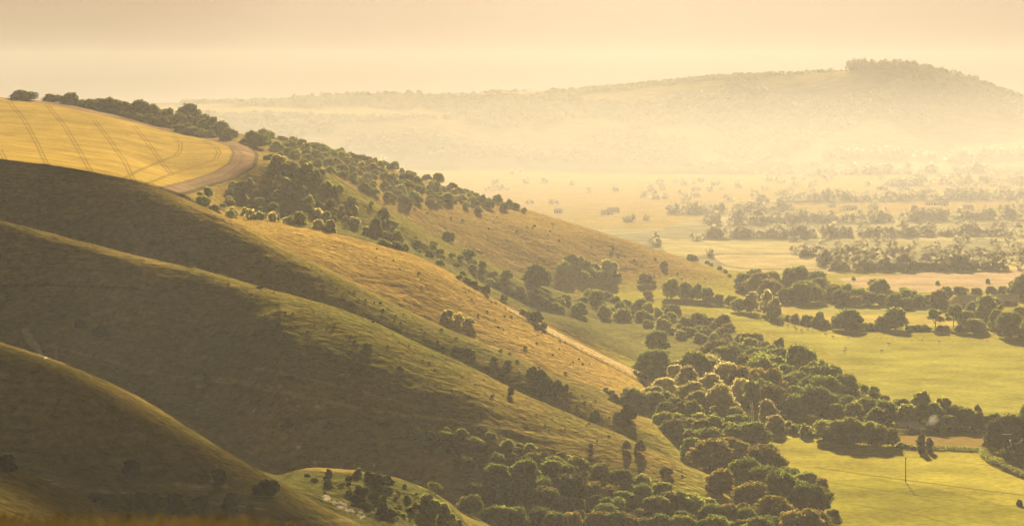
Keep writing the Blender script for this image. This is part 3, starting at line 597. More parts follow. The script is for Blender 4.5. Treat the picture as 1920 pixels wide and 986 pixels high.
# scrub below the track
EP = [(510, 300), (552, 298), (600, 326), (640, 352), (686, 392), (704, 436), (694, 458), (640, 442), (560, 428), (470, 416), (400, 408), (358, 388), (372, 366), (440, 350), (500, 340)]
many([(505, 300, 24, 11), (522, 308, 31, 16), (548, 318, 28, 16), (575, 322, 28, 18), (592, 336, 24, 18), (560, 338, 24, 13), (535, 334, 24, 12), (610, 352, 21, 12)], 'shrub', ['thorn', 'hedge', 'pale'], 'dark bush packed into the thicket at the head of the combe below the track bend', 'thicket below the track bend', dmin=1380, dmax=1800)
scatter(EP, 92, (9, 24), (.6, .85), ['shrub', 'shrub', 'round'], ['hedge', 'hedge', 'pale', 'thorn'], 'hawthorn bush scattered over the shaded slope between track and golden spur', 'scrub on the slope below the track', dmin=1380, dmax=1800, sep=.5, cat='shrub', name='shrub')  # pale and hedge leaves mixed in to pass for sunlit bush tops
many([(400, 406, 31, 24), (380, 394, 34, 26), (432, 411, 22, 18), (470, 414, 25, 23), (488, 418, 22, 20), (511, 421, 20, 21), (536, 424, 16, 14), (562, 430, 28, 29), (596, 436, 27, 26), (618, 440, 27, 31), (545, 426, 19, 20)], 'round', ['hedge', 'pale'],
     'rounded tree in the row at the foot of the scrub, behind the golden spur', 'tree row behind the crest of the golden spur', dmin=1380, dmax=1800)
many([(637, 364, 17, 18), (697, 386, 9, 10), (718, 470, 22, 18)], 'tall', HG, 'small upright tree on the bright strip of slope', 'small trees on the bright strip', dmin=1380, dmax=1800)
many([(717, 412, 26, 24), (735, 427, 30, 14), (705, 446, 30, 36), (727, 454, 26, 22), (746, 456, 24, 24), (722, 474, 34, 18), (746, 474, 30, 24), (700, 424, 18, 16), (690, 440, 24, 16), (738, 445, 22, 20), (785, 462, 18, 10), (800, 470, 12, 9), (760, 470, 18, 14)], 'shrub', TH+HG, 'thorn bush of the knot where the scrub runs down to the sunlit spur side', 'bushes at the lower end of the scrub', dmin=1380, dmax=1800)
scatter([(770, 440), (860, 478), (960, 530), (1050, 566), (1000, 590), (940, 560), (850, 510), (760, 470)], 34, (9, 20), (.5, .7), ['shrub'], TH+HG, 'little bush dotted over the pale slope behind the golden spur', 'bushes dotted behind the golden spur', dmin=1380, dmax=1720, sep=.7)
many([(840, 446, 28, 18), (880, 480, 24, 12), (1008, 536, 52, 34), (905, 500, 18, 12), (985, 513, 18, 12), (950, 520, 22, 14)], 'shrub', OK, 'larger dark bush half way along the hazy slope behind the golden spur', 'larger bushes on the hazy slope', dmin=1380, dmax=1800)
many([(1070, 492, 30, 16), (1086, 498, 26, 16), (1100, 503, 26, 15), (1116, 510, 24, 18), (1141, 516, 32, 28), (1126, 524, 32, 20), (1095, 524, 24, 18), (1060, 508, 22, 18), (1158, 520, 20, 10), (1048, 512, 16, 20), (1108, 516, 24, 14)], 'shrub', OK+HG, 'bush in the short diagonal thicket on the bleached slope', 'diagonal thicket on the bleached slope', dmin=1600, dmax=2000)
plant(1118, 575, 40, 36, 'round', 'oak', 'big dark rounded tree in the middle of the hazy combe', dmin=1450, dmax=1900)
many([(1215, 560, 22, 18), (1258, 560, 38, 38), (1288, 560, 30, 34), (1308, 562, 26, 34), (1326, 568, 30, 30), (1345, 572, 30, 22), (1372, 575, 30, 24), (1384, 585, 34, 28)], 'round', OK+HG, 'hazy tree in the line across the mouth of the combe', 'tree line across the mouth of the combe', dmin=1450, dmax=1950)
many([(1408, 586, 32, 42), (1438, 590, 24, 44), (1452, 598, 26, 40)], 'tall', PL, 'pale feathery tree standing in haze above the sheep pasture', 'pale feathery trees above the pasture', dmin=1450, dmax=1950)
scatter([(985, 560), (1100, 550), (1250, 580), (1330, 600), (1430, 640), (1540, 662), (1500, 680), (1400, 662), (1300, 640), (1180, 605), (1060, 590)], 72, (16, 36), (.5, .75), ['shrub'], OK+HG, 'low bush of the scrub belt that fills the floor of the hazy combe', 'scrub belt on the combe floor', dmin=1380, dmax=1800, sep=.5)
# hedge bushes along the golden crest
CR = dict(dmin=1250, dmax=1345)
many([(862, 523, 16, 10), (875, 530, 16, 11), (887, 537, 18, 12), (897, 541, 14, 9), (911, 550, 20, 16), (980, 590, 18, 10), (992, 596, 14, 12)], 'shrub', TH+HG, 'dark bush on the crest line of the golden spur', 'bushes on the golden crest', **CR)
plant(1007, 604, 24, 22, 'shrub', 'dark', 'largest dark bush beside the fence on the golden crest', **CR)
plant(1020, 616, 10, 12, 'column', 'dark', 'slim dark bush next to the largest bush on the golden crest', **CR)
many([(838, 597, 24, 18), (858, 604, 26, 16), (880, 606, 22, 12), (850, 610, 20, 12)], 'shrub', PL, 'pale feathery bush low on the side of the golden spur', 'pale bushes on the side of the golden spur', dmin=1200, dmax=1345)
many([(1200, 706, 10, 8), (1208, 709, 12, 10), (1190, 700, 8, 6)], 'shrub', DKL, 'small dark bush at the lower end of the golden crest', 'small bushes at the end of the golden crest', **CR)
# middle spur
M = dict(dmin=1000, dmax=1230)
plant(997, 714, 26, 28, 'round', 'dark', 'tallest dark thorn tree of the group on the middle spur', **M)
many([(1016, 722, 28, 24), (1024, 732, 30, 26), (1042, 738, 30, 22), (1012, 702, 16, 9), (1060, 733, 14, 12), (1028, 742, 24, 14)], 'shrub', DKL, 'dark thorn bush in the group beside the tallest thorn of the middle spur', 'thorn group on the middle spur', **M)
plant(1154, 756, 24, 18, 'shrub', 'dark', 'round dark bush on the crest at the end of the middle spur', **M)
plant(1118, 790, 26, 20, 'shrub', 'dark', 'dark bush on the near side of the middle spur, above the lit crest', **M)
plant(1178, 785, 34, 28, 'shrub', 'dark', 'wide dark double bush at the end of the middle spur', **M)
plant(1158, 786, 22, 14, 'shrub', 'dark', 'low bush leaning on the wide double bush of the middle spur', **M)
many([(862, 658, 28, 9), (875, 660, 20, 10), (886, 665, 14, 9), (926, 676, 16, 8), (953, 682, 18, 7), (828, 620, 8, 5), (938, 660, 8, 6), (890, 625, 8, 5), (970, 680, 8, 6), (945, 690, 8, 6), (1010, 690, 7, 4), (955, 665, 7, 4), (985, 640, 8, 5), (1060, 700, 8, 4)], 'shrub', TH, 'low gorse patch on the open side of the middle spur', 'gorse patches on the middle spur', **M)
many([(1136, 732, 12, 8), (1146, 738, 14, 9)], 'shrub', PL, 'small pale bush on the crest of the middle spur where the wood begins', 'pale bushes on the crest of the middle spur', **M)
scatter([(260, 425), (300, 420), (340, 450), (350, 480), (300, 470), (265, 445)], 11, (18, 30), (.35, .5), ['shrub'], TH, 'dim bush in the patch of scrub on the shaded hollow at the left', 'scrub in the shaded hollow', dmin=1080, dmax=1240)
# near big spur
B = dict(dmin=880, dmax=1085)
plant(487, 541, 14, 6, 'shrub', 'dark', 'small black bush on the lit crest of the big near spur', **B)
plant(958, 741, 13, 15, 'tall', 'dark', 'small upright dark tree on the crest of the big near spur', **B)
plant(1175, 843, 17, 18, 'round', 'dark', 'left dark round thorn of the pair low on the lit crest', **B)
plant(1200, 847, 20, 24, 'round', 'dark', 'right and taller dark thorn of the pair low on the lit crest', **B)
plant(150, 614, 22, 16, 'shrub', 'dark', 'dark bush on the dim left flank of the big near spur', **B)
plant(190, 630, 30, 18, 'shrub', 'thorn', 'blurred low bush below the dark bush on the left flank', **B)
plant(1108, 838, 9, 7, 'shrub', 'dark', 'tiny dark bush just above the woods on the lit slope', **B)
plant(1248, 887, 26, 12, 'shrub', 'dark', 'low dark bush lying on the lit slope near its foot', **B)
many([(388, 714, 16, 18), (545, 712, 16, 10), (690, 650, 20, 9), (750, 692, 13, 8), (725, 800, 20, 12), (440, 726, 12, 8), (640, 710, 18, 10), (568, 667, 8, 5), (820, 845, 20, 9), (575, 790, 26, 10), (476, 760, 18, 10), (730, 840, 22, 10), (620, 800, 20, 10), (540, 800, 24, 10), (690, 820, 20, 10)], 'shrub', TH, 'dim bush scattered on the shaded flank of the big near spur', 'bushes on the shaded near flank', **B)
many([(1338, 905, 13, 11), (1355, 915, 22, 14), (1368, 922, 18, 16), (1375, 930, 16, 14)], 'shrub', TH+HG, 'bush at the foot of the lit crest before the oak grove', 'bushes at the foot of the lit crest', dmin=850, dmax=1000)
# tufts and seedlings that roughen the open slopes
for pl, n, a, b in (([(300, 450), (560, 548), (800, 640), (1000, 735), (1200, 826), (1320, 884), (1290, 900), (1100, 830), (900, 770), (700, 680), (400, 560)], 90, 880, 1085), ([(500, 452), (700, 560), (900, 652), (1100, 740), (1230, 812), (1180, 820), (1000, 740), (800, 640), (600, 530)], 80, 1020, 1240), ([(700, 462), (850, 520), (1000, 604), (1150, 680), (1100, 700), (900, 600), (700, 500)], 40, 1200, 1390), ([(700, 380), (1000, 400), (1350, 530), (1200, 520), (950, 440)], 40, 1700, 2130), ([(500, 700), (900, 800), (760, 860), (560, 850), (420, 760)], 40, 880, 1085)):
    scatter(pl, n, (2.5, 6), (.5, .7), ['shrub'], TH+DKL+HG, 'tiny tuft of gorse on the open slopes', 'tiny tufts on the open slopes', a, b, sep=.8)
# wood under the near spur
WP = [(850, 880), (900, 880), (1010, 888), (1100, 908), (1220, 945), (1330, 970), (1440, 1000), (1500, 1030), (1380, 1040), (1100, 1040), (940, 1030), (860, 950)]
scatter([(770, 812), (830, 806), (930, 822), (1010, 842), (1090, 862), (1070, 885), (1000, 880), (900, 866), (800, 850)], 46, (14, 30), (.4, .6), ['shrub'], TH+HG, 'low bush along the upper edge of the near wood', 'bushes on the upper edge of the near wood', **B)
scatter(WP, 70, (40, 70), (.62, .82), ['round', 'wide', 'wide'], ['oak', 'oak', 'thorn'], 'dark crowned tree in the large shaded wood under the near spur', 'wood under the near spur', dmin=840, dmax=1085, sep=.40)
many([(1000, 872, 40, 28), (1040, 884, 46, 34), (1085, 890, 50, 38), (1125, 900, 46, 34), (1165, 914, 54, 40), (1205, 924, 50, 36), (1245, 936, 46, 32), (1290, 950, 44, 30), (1330, 962, 44, 30), (1380, 975, 46, 32), (1420, 988, 46, 32)], 'round', OK+HG, 'tree with a lit top on the upper edge of the near wood', 'lit trees on the edge of the near wood', dmin=840, dmax=1085)
# sunlit grove beyond the near spur
G1 = dict(dmin=1050, dmax=1345)
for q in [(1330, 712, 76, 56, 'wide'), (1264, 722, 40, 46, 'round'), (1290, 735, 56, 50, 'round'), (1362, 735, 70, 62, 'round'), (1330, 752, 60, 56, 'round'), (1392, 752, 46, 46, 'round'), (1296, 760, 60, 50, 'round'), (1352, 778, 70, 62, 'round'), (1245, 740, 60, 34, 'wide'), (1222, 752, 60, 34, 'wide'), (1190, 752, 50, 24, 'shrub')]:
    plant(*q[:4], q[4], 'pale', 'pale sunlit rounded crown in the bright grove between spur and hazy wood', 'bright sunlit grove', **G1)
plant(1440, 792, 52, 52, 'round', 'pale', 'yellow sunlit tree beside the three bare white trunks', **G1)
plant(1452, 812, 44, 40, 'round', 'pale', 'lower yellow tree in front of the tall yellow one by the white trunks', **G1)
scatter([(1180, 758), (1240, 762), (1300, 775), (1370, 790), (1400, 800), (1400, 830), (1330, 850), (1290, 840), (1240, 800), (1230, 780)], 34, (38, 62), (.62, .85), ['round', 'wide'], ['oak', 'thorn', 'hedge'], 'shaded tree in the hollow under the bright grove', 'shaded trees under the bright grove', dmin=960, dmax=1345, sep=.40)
# hazy dark wood behind
scatter([(1200, 712), (1250, 706), (1310, 712), (1350, 676), (1440, 690), (1530, 706), (1582, 735), (1590, 752), (1550, 780), (1480, 795), (1430, 775), (1400, 745), (1350, 725), (1260, 716)], 36, (50, 86), (.66, .85), ['round', 'wide'], ['oak'], 'big rounded tree in the hazy dark wood behind the bright grove', 'hazy dark wood', dmin=1150, dmax=1500, sep=.36)
plant(1235, 657, 46, 40, 'round', 'oak', 'hazy round tree alone on the slope left of the hazy wood', dmin=1350, dmax=1650)
# oak grove at the field edge
G2 = dict(dmin=760, dmax=1060)
for q in [(1405, 835, 96, 56), (1330, 880, 86, 66), (1370, 870, 80, 58), (1435, 880, 92, 56), (1400, 915, 90, 60), (1350, 925, 60, 50), (1430, 925, 90, 58), (1480, 905, 60, 30), (1510, 912, 56, 28), (1535, 917, 44, 22), (1470, 945, 110, 64), (1520, 960, 92, 60), (1410, 960, 92, 60), (1450, 985, 90, 56), (1530, 1000, 80, 50), (1500, 1010, 100, 60), (1380, 985, 80, 46), (1560, 985, 36, 36), (1425, 1020, 90, 60), (1300, 860, 50, 40)]:
    plant(*q, 'wide' if q[3] < .62*q[2] else 'round', 'oak', 'broad oak in the grove bulging into the near right field', 'oak grove at the field edge', **G2)
# hedgerow trees out on the floor
V = dict(dmin=900, dmax=2600)
plant(1587, 618, 62, 50, 'wide', 'oak', 'broad dark oak in the hedgerow above the sheep pasture', **V)
plant(1679, 618, 46, 42, 'round', 'oak', 'round oak in the hedgerow, second from the broad dark oak', **V)
plant(1652, 617, 28, 26, 'round', 'hedge', 'small tree tucked beside the round hedgerow oak', **V)
plant(1754, 617, 42, 44, 'open', 'oak', 'airy tree with open crown, left of the airy pair', **V)
plant(1788, 617, 40, 46, 'open', 'oak', 'airy tree with forked trunk, right of the airy pair', **V)
many([(1478, 601, 16, 12), (1492, 604, 24, 16), (1513, 608, 28, 18), (1536, 612, 26, 26), (1548, 614, 20, 14), (1618, 618, 26, 12), (1634, 619, 24, 12), (1704, 619, 16, 10), (1718, 620, 26, 12), (1735, 620, 26, 12), (1768, 621, 28, 12), (1800, 622, 20, 12), (1556, 615, 16, 10), (1604, 618, 20, 10), (1658, 619, 24, 10)], 'shrub', OK, 'low bush of the hedgerow between its tall trees', 'low bushes of the hedgerow', **V)
many([(1830, 625, 52, 32), (1815, 612, 40, 34), (1848, 605, 50, 52), (1872, 618, 44, 44), (1866, 598, 36, 40), (1895, 632, 62, 46), (1918, 622, 50, 50), (1826, 600, 40, 40), (1935, 640, 60, 50)], 'round', OK+HG, 'round tree of the clump around the farm at the right', 'tree clump by the farm', **V)
scatter([(1385, 535), (1430, 540), (1520, 540), (1560, 552), (1575, 566), (1480, 568), (1430, 556), (1395, 545)], 26, (46, 70), (.6, .75), ['round', 'wide'], ['oak'], 'hazy tree of the mounded wood past the end of the far spur', 'mounded wood past the spur', dmin=1700, dmax=2600, sep=.36)
scatter([(1560, 555), (1650, 560), (1740, 572), (1760, 578), (1700, 580), (1600, 574), (1560, 570)], 24, (30, 50), (.6, .85), ['round', 'wide'], ['oak'], 'hazy tree in the belt between the pale field and the pink field', 'tree belt before the pink field', sep=.36, **V)
many([(1645, 555, 44, 34), (1695, 556, 24, 20), (1775, 562, 28, 26), (1800, 556, 34, 22), (1830, 554, 30, 16), (1858, 552, 30, 16), (1880, 552, 24, 16), (1905, 556, 40, 34), (1930, 560, 70, 60)], 'round', OK, 'hazy tree behind the barns at the edge of the pink field', 'trees behind the barns', **V)
many([(1600, 525, 8, 6), (1758, 534, 9, 8), (1852, 531, 8, 8), (1902, 530, 8, 8), (1640, 506, 10, 5), (1738, 504, 8, 5)], 'shrub', OK, 'lone bush dotted in the far pink and yellow fields', 'lone bushes in the pink field', **V)
# tree line with smoke
many([(1621, 742, 22, 22), (1640, 748, 26, 24), (1660, 752, 20, 12)], 'tall', OK, 'pointed little tree where the tree line meets the big pasture', 'pointed little trees by the pasture', **V)
many([(1590, 775, 54, 40), (1625, 785, 56, 44), (1662, 792, 54, 46), (1690, 785, 50, 44), (1700, 796, 50, 42), (1725, 790, 50, 56), (1750, 798, 50, 48), (1770, 792, 46, 54), (1795, 798, 50, 42), (1815, 802, 48, 44), (1835, 798, 28, 44), (1845, 803, 40, 28), (1600, 795, 50, 44), (1565, 790, 40, 34), (1645, 798, 44, 34), (1780, 805, 40, 28), (1862, 800, 40, 30)], 'round', OK+HG, 'hazy tree of the line between the pasture and the strip with smoke', 'tree line behind the smoke', **V)
many([(1472, 806, 40, 18), (1492, 812, 34, 16), (1510, 818, 24, 24), (1528, 818, 18, 9)], 'shrub', HG+OK, 'bush at the left end of the thick hedge on the near field', 'bushes at the left end of the thick hedge', **V)
many([(1546, 824, 50, 38), (1572, 829, 66, 50), (1600, 832, 70, 52), (1628, 834, 56, 44), (1652, 836, 52, 46), (1672, 836, 30, 34)], 'round', HG, 'thick rounded hedge tree throwing its shade on the near field', 'thick hedge on the near field', **V)
plant(1727, 846, 17, 38, 'column', 'dark', 'taller of the two ivy clad stumps in the low hedge', **V)
plant(1743, 846, 15, 28, 'column', 'dark', 'shorter of the two ivy clad stumps in the low hedge', **V)
plant(1768, 812, 15, 16, 'column', 'hedge', 'small round topped bush right of the smoke', **V)
plant(1890, 848, 80, 80, 'round', 'dark', 'massive dark tree at the right edge above the lane bend', dmin=900, dmax=1200)
plant(1925, 842, 70, 84, 'round', 'oak', 'tall tree cut by the right edge behind the massive dark tree', dmin=900, dmax=1250)
many([(1690, 838, 16, 10), (1700, 840, 14, 7), (1712, 842, 14, 6)], 'shrub', DKL+HG, 'small dark hedge bush left of the ivy clad stumps', 'hedge bushes beside the ivy stumps', **V)
plant(1912, 947, 12, 10, 'shrub', 'dark', 'small dark bush alone at the right edge of the near field', **V)
# the combe at the bottom left
Cb = dict(dmin=520, dmax=700)
plant(15, 886, 34, 34, 'round', 'dark', 'dark tree on the crest of the nearest little spur at the left edge', dmin=420, dmax=600)
plant(246, 893, 36, 36, 'round', 'dark', 'round dark tree alone on the floor of the near combe', **Cb)
plant(412, 912, 32, 36, 'round', 'dark', 'round dark tree beside the chalk scar on the combe floor', **Cb)
plant(500, 930, 52, 36, 'wide', 'dark', 'wide dark tree at the foot of the near spur', **Cb)
plant(432, 966, 30, 44, 'tall', 'dark', 'upright dark tree nearest the foreground grass', **Cb)
many([(372, 968, 50, 44), (325, 958, 50, 34), (290, 960, 50, 34), (265, 955, 34, 38), (240, 960, 40, 36), (470, 960, 14, 18), (205, 950, 40, 24), (340, 975, 50, 30), (180, 940, 34, 20)], 'round', DKL+TH, 'dim tree in the row along the bottom of the near combe', 'tree row in the near combe', **Cb)
K = dict(dmin=735, dmax=830)
scatter([(560, 890), (660, 895), (760, 912), (830, 945), (850, 980), (740, 975), (640, 935), (580, 915)], 44, (4, 11), (.5, .8), ['shrub'], TH+DKL+HG, 'tiny rough bush on the little lit knoll', 'tiny bushes on the knoll', 735, 830, sep=.8)
many([(694, 908, 26, 26), (710, 910, 24, 24), (726, 912, 24, 22)], 'round', DKL, 'dark round bush of the tight trio on the little lit knoll', 'trio of dark bushes on the knoll', **K)
plant(617, 894, 14, 16, 'round', 'dark', 'small round tree on the upper crest of the knoll', **K)
plant(672, 893, 20, 14, 'shrub', 'thorn', 'rough bush left of the trio on the knoll crest', **K)
plant(615, 912, 20, 14, 'shrub', 'dark', 'dark bush in the lit hollow of the knoll', **K)
many([(676, 930, 32, 20), (700, 936, 22, 12), (716, 944, 18, 14), (718, 960, 24, 18), (734, 968, 24, 13), (655, 925, 18, 9), (640, 912, 12, 7), (590, 903, 14, 8), (575, 893, 12, 6), (655, 900, 14, 8), (745, 925, 12, 6), (765, 935, 14, 8), (690, 950, 18, 10), (770, 960, 16, 9)], 'shrub', DKL+TH, 'dim bush on the shaded near side of the knoll', 'bushes on the near side of the knoll', **K)
many([(800, 955, 34, 34), (815, 968, 36, 36), (832, 975, 28, 34), (845, 985, 26, 26), (785, 935, 20, 8), (858, 992, 24, 20)], 'round', HG+TH, 'tree of the clump going down the right end of the knoll', 'clump at the right end of the knoll', **K)
plant(816, 930, 30, 26, 'open', 'hedge', 'pale bare looking tree behind the right end of the knoll', dmin=800, dmax=900)
plant_all()
# far hedgerows, woods and the ridge: nobody could count these crowns
def far_mass(name, label, spots, mat='far', nl=34, ls=.13):
    R = np.random.default_rng(len(spots)); base = []
    for v in range(6):
        c, r = lobes(R, 'round' if v % 2 else 'wide'); base.append(leaves_np(R, c, r, nl, ls))
    out = []
    for (X, Y, Z, W, H) in spots:
        b = base[R.integers(6)]; a = R.random()*6.28; ca, sa = math.cos(a), math.sin(a)
        out.append(np.stack([X+W*(b[:, 0]*ca-b[:, 1]*sa), Y+W*(b[:, 0]*sa+b[:, 1]*ca), Z-H*.12+H*b[:, 2]*1.1], 1))
    me = quad_mesh(name, np.concatenate(out), LEAF[mat]); o = bpy.data.objects.new(name, me); C.objects.link(o); o['kind'] = 'stuff'; o['label'] = label
def gxy(x, d): return ((x-CX)/F*d, d, ground(x, d))
sp = []
for k in range(700):       # hedges and copses: kept along the field edges
    x = random.uniform(560, 2000); d = 2120+2100*random.random()**1.1
    X, Y, Z = gxy(x, d)
    if d < 2600 and Z > FLOOR+8: continue
    r = int(np.searchsorted(DR, d)); j = int(np.searchsorted(XS, x)); r = min(r, nd-1)
    cop = fbm(np.array([X/420]), np.array([Y/500]), 91)[0]
    if not edge[r, j] and cop < .22: continue
    W = random.uniform(7, 15); sp.append((X, Y, Z, W, W*.8))
for (x0, y0, x1, y1, n) in ((1560, 512, 1700, 508, 30), (1640, 514, 1850, 510, 60), (1855, 513, 1885, 512, 10), (1540, 497, 1640, 494, 30), (1740, 489, 1890, 486, 46), (1895, 488, 1925, 487, 12), (1500, 480, 1700, 478, 40), (1480, 330, 1850, 322, 70), (1540, 288, 1760, 295, 40), (1520, 296, 1600, 298, 24), (1790, 325, 1840, 325, 16), (1650, 350, 1920, 340, 70), (1780, 300, 1930, 292, 70), (1420, 380, 1920, 372, 120), (1300, 420, 1920, 410, 140), (1330, 445, 1920, 440, 140), (1260, 400, 1500, 396, 60)):
    for k in range(int(n*.62)):
        t = random.random(); x = x0+(x1-x0)*t; yv = y0+(y1-y0)*t+random.uniform(-1, 1)*1.4
        X, Y, Z = hit(x, yv, 2120, 8000); W = random.uniform(10, 20)*(Y/3000)**.5; sp.append((X, Y, Z, W, W*.85))
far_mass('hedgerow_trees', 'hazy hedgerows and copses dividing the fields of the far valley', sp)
sp = []
for k in range(9000):
    x = random.uniform(340, 2050); d = random.uniform(4250, 5450); X, Y, Z = gxy(x, d)
    r = min(int(np.searchsorted(DR, d)), nd-1); j = int(np.searchsorted(XS, x))
    if REG[r, j] != 6 or wood[r, j] < .55: continue
    W = random.uniform(8, 15); sp.append((X, Y, Z, W, W*.6))
for (x0, x1, n, h) in ((1592, 1630, 26, 22), (1632, 1722, 70, 20), (1726, 1830, 46, 15), (1830, 1925, 40, 11), (550, 790, 90, 15), (1100, 1560, 90, 8), (380, 545, 30, 6), (905, 985, 16, 7)):
    for k in range(n):
        x = random.uniform(x0, x1); X, Y, Z = hit(x, -500, 4800, 5900); sp.append((X, Y, Z, random.uniform(11, 20), h*random.uniform(.75, 1.1)))
far_mass('ridge_woodland', 'woodland clothing the far ridge and the clump of trees on its summit', sp, 'ridge')
# ------------------------------------------------------------------ things
def box(x0, x1, y0, y1, z0, z1):
    v = [(x0,y0,z0),(x1,y0,z0),(x1,y1,z0),(x0,y1,z0),(x0,y0,z1),(x1,y0,z1),(x1,y1,z1),(x0,y1,z1)]
    return v, [(3,2,1,0),(4,5,6,7),(0,1,5,4),(1,2,6,5),(2,3,7,6),(3,0,4,7)]
def empty(name, label, cat, loc, rz=0, group=None):
    e = bpy.data.objects.new(name, None); C.objects.link(e); e.location = loc; e.rotation_euler = (0, 0, rz); e['label'] = label; e['category'] = cat
    if group: e['group'] = group
    return e
def part(name, VF, mat, parent, smooth=False):
    o = bpy.data.objects.new(name, py_mesh(name, VF, mat, smooth)); C.objects.link(o); o.parent = parent; return o
WOOD = flat_mat('weathered pole wood', (.10, .075, .05)); WHITE = flat_mat('white enamel', (.85, .82, .76), .4, .04); PORC = flat_mat('porcelain', (.7, .65, .6), .3, .05)
ROOFP = flat_mat('pale sheet roofing', (.72, .66, .58), .5, .1, .4); ROOFD = flat_mat('clay tile roofing', (.28, .16, .11), .9, .2, .8); WALLM = flat_mat('farm wall', (.34, .28, .22), .9, .15, .6); RENDER = flat_mat('pale render', (.75, .68, .58), .9, .1, .6)
GLASS = flat_mat('window glass', (.05, .05, .06), .15, .05); WOOL = flat_mat('sheep wool', (.80, .72, .60), 1, .1, 6); FACE = flat_mat('sheep face', (.25, .2, .16)); STEEL = flat_mat('fence wire', (.3, .28, .25), .5)
# telegraph pole in the near field
X, Y, Z = hit(1698, 903, 800, 1100)
e = empty('telegraph_pole', 'tall thin wooden telegraph pole standing alone in the near field', 'telegraph pole', (X, Y, Z))
part('pole', tube([(0, 0, -.5), (0, 0, 4), (0, 0, 8.9)], [.19, .17, .14], 10), WOOD, e, True)
part('crossarm', box(-.55, .55, -.22, -.12, 8.45, 8.57), WOOD, e)
for k in (-.45, .45): part('insulator', tube([(k, -.17, 8.57), (k, -.17, 8.66), (k, -.17, 8.76)], [.05, .07, .04], 8), PORC, e, True)
# pole with slack white cables at the lane
X, Y, Z = hit(1896, 866, 900, 1100); m = Y/F
e = empty('utility_pole', 'pole with slack white cables in front of the massive dark tree', 'utility pole', (X, Y, Z))
part('pole', tube([(0, 0, -.5), (0, 0, 5), (0, 0, 11.0)], [.17, .15, .12], 8), WOOD, e, True)
part('crossarm', box(-3.6, .25, -.26, -.13, 10.7, 10.84), PORC, e)
part('insulator', tube([(-.45, -.3, 7.5), (-.45, -.3, 8.2), (-.45, -.3, 8.5), (-.45, -.3, 8.7)], [.15, .34, .5, .1], 10), WHITE, e, True)
part('cable', tube([(-1.6, -.35, 6.0), (-1.0, -.35, 5.8), (-.4, -.35, 6.2), (.1, -.35, 6.9), (.35, -.35, 7.6)], [.1, .16, .17, .16, .1], 8), WHITE, e, True)
part('cable', tube([(.6, -.35, 7.2), (1.8, -.35, 7.1), (2.8, -.35, 7.5), (3.7, -.35, 8.2), (4.4, -.35, 8.8)], [.06, .12, .17, .17, .1], 8), WHITE, e, True)
part('bracket', tube([(-1.6, -.3, 6.3), (-1.2, -.3, 5.4), (0, -.05, 4.2)], [.1, .1, .1], 6), PORC, e)
# three bare white trunks
for x, yb, yt, lab in ((1405.5, 789, 766, 'leftmost and shortest of the three bare white trunks beside the yellow tree'), (1409.3, 789, 750, 'middle and tallest of the three bare white trunks beside the yellow tree'), (1412.8, 790, 752, 'rightmost of the three bare white trunks beside the yellow tree')):
    X, Y, Z = hit(x, 812, 1000, 1300); m = Y/F
    e = empty('bare_tree', lab, 'bare tree', (X, Y, Z))
    zt = -(yt-HY)*m-Z
    part('trunk', tube([(0, 0, -.4), (.05, 0, zt*.4), (-.3, 0, zt*.8), (-.4, 0, zt)], [.24, .21, .16, .07], 8), PALEBARK, e, True)
    part('branch', join([tube([(-.2, 0, zt*.62), (.5, 0, zt*.74), (.7, .2, zt*.86)], [.07, .05, .02], 5), tube([(-.3, 0, zt*.74), (-.9, .1, zt*.86), (-1.0, 0, zt*.95)], [.06, .04, .02], 5)]), PALEBARK, e, True)
# fence along the crest of the golden spur
W = [hit(x, yy, 1230, 1370) for x, yy in ((870, 541), (930, 568), (1000, 608), (1060, 642), (1110, 668), (1160, 693), (1212, 721))]
e = empty('fence', 'post and wire fence running down the crest of the golden spur', 'fence', W[0])
pts = []
for a, b in zip(W[:-1], W[1:]):
    n = max(1, int(math.dist(a[:2], b[:2])/3.0))
    for i in range(n): t = i/n; pts.append((a[0]+(b[0]-a[0])*t, a[1]+(b[1]-a[1])*t))
pts = [(p[0]-W[0][0], p[1]-W[0][1], ground_xy(*p)-W[0][2]) for p in pts][:60]
pm = py_mesh('post', box(-.07, .07, -.07, .07, -.2, 1.25), WOOD, False)
for p in pts:
    o = bpy.data.objects.new('post', pm); o.parent = e; o.location = p; C.objects.link(o)
for hgt in (.45, .8, 1.1): part('wire', tube([(p[0], p[1]-.08, p[2]+hgt) for p in pts], [.02]*len(pts), 4), STEEL, e)
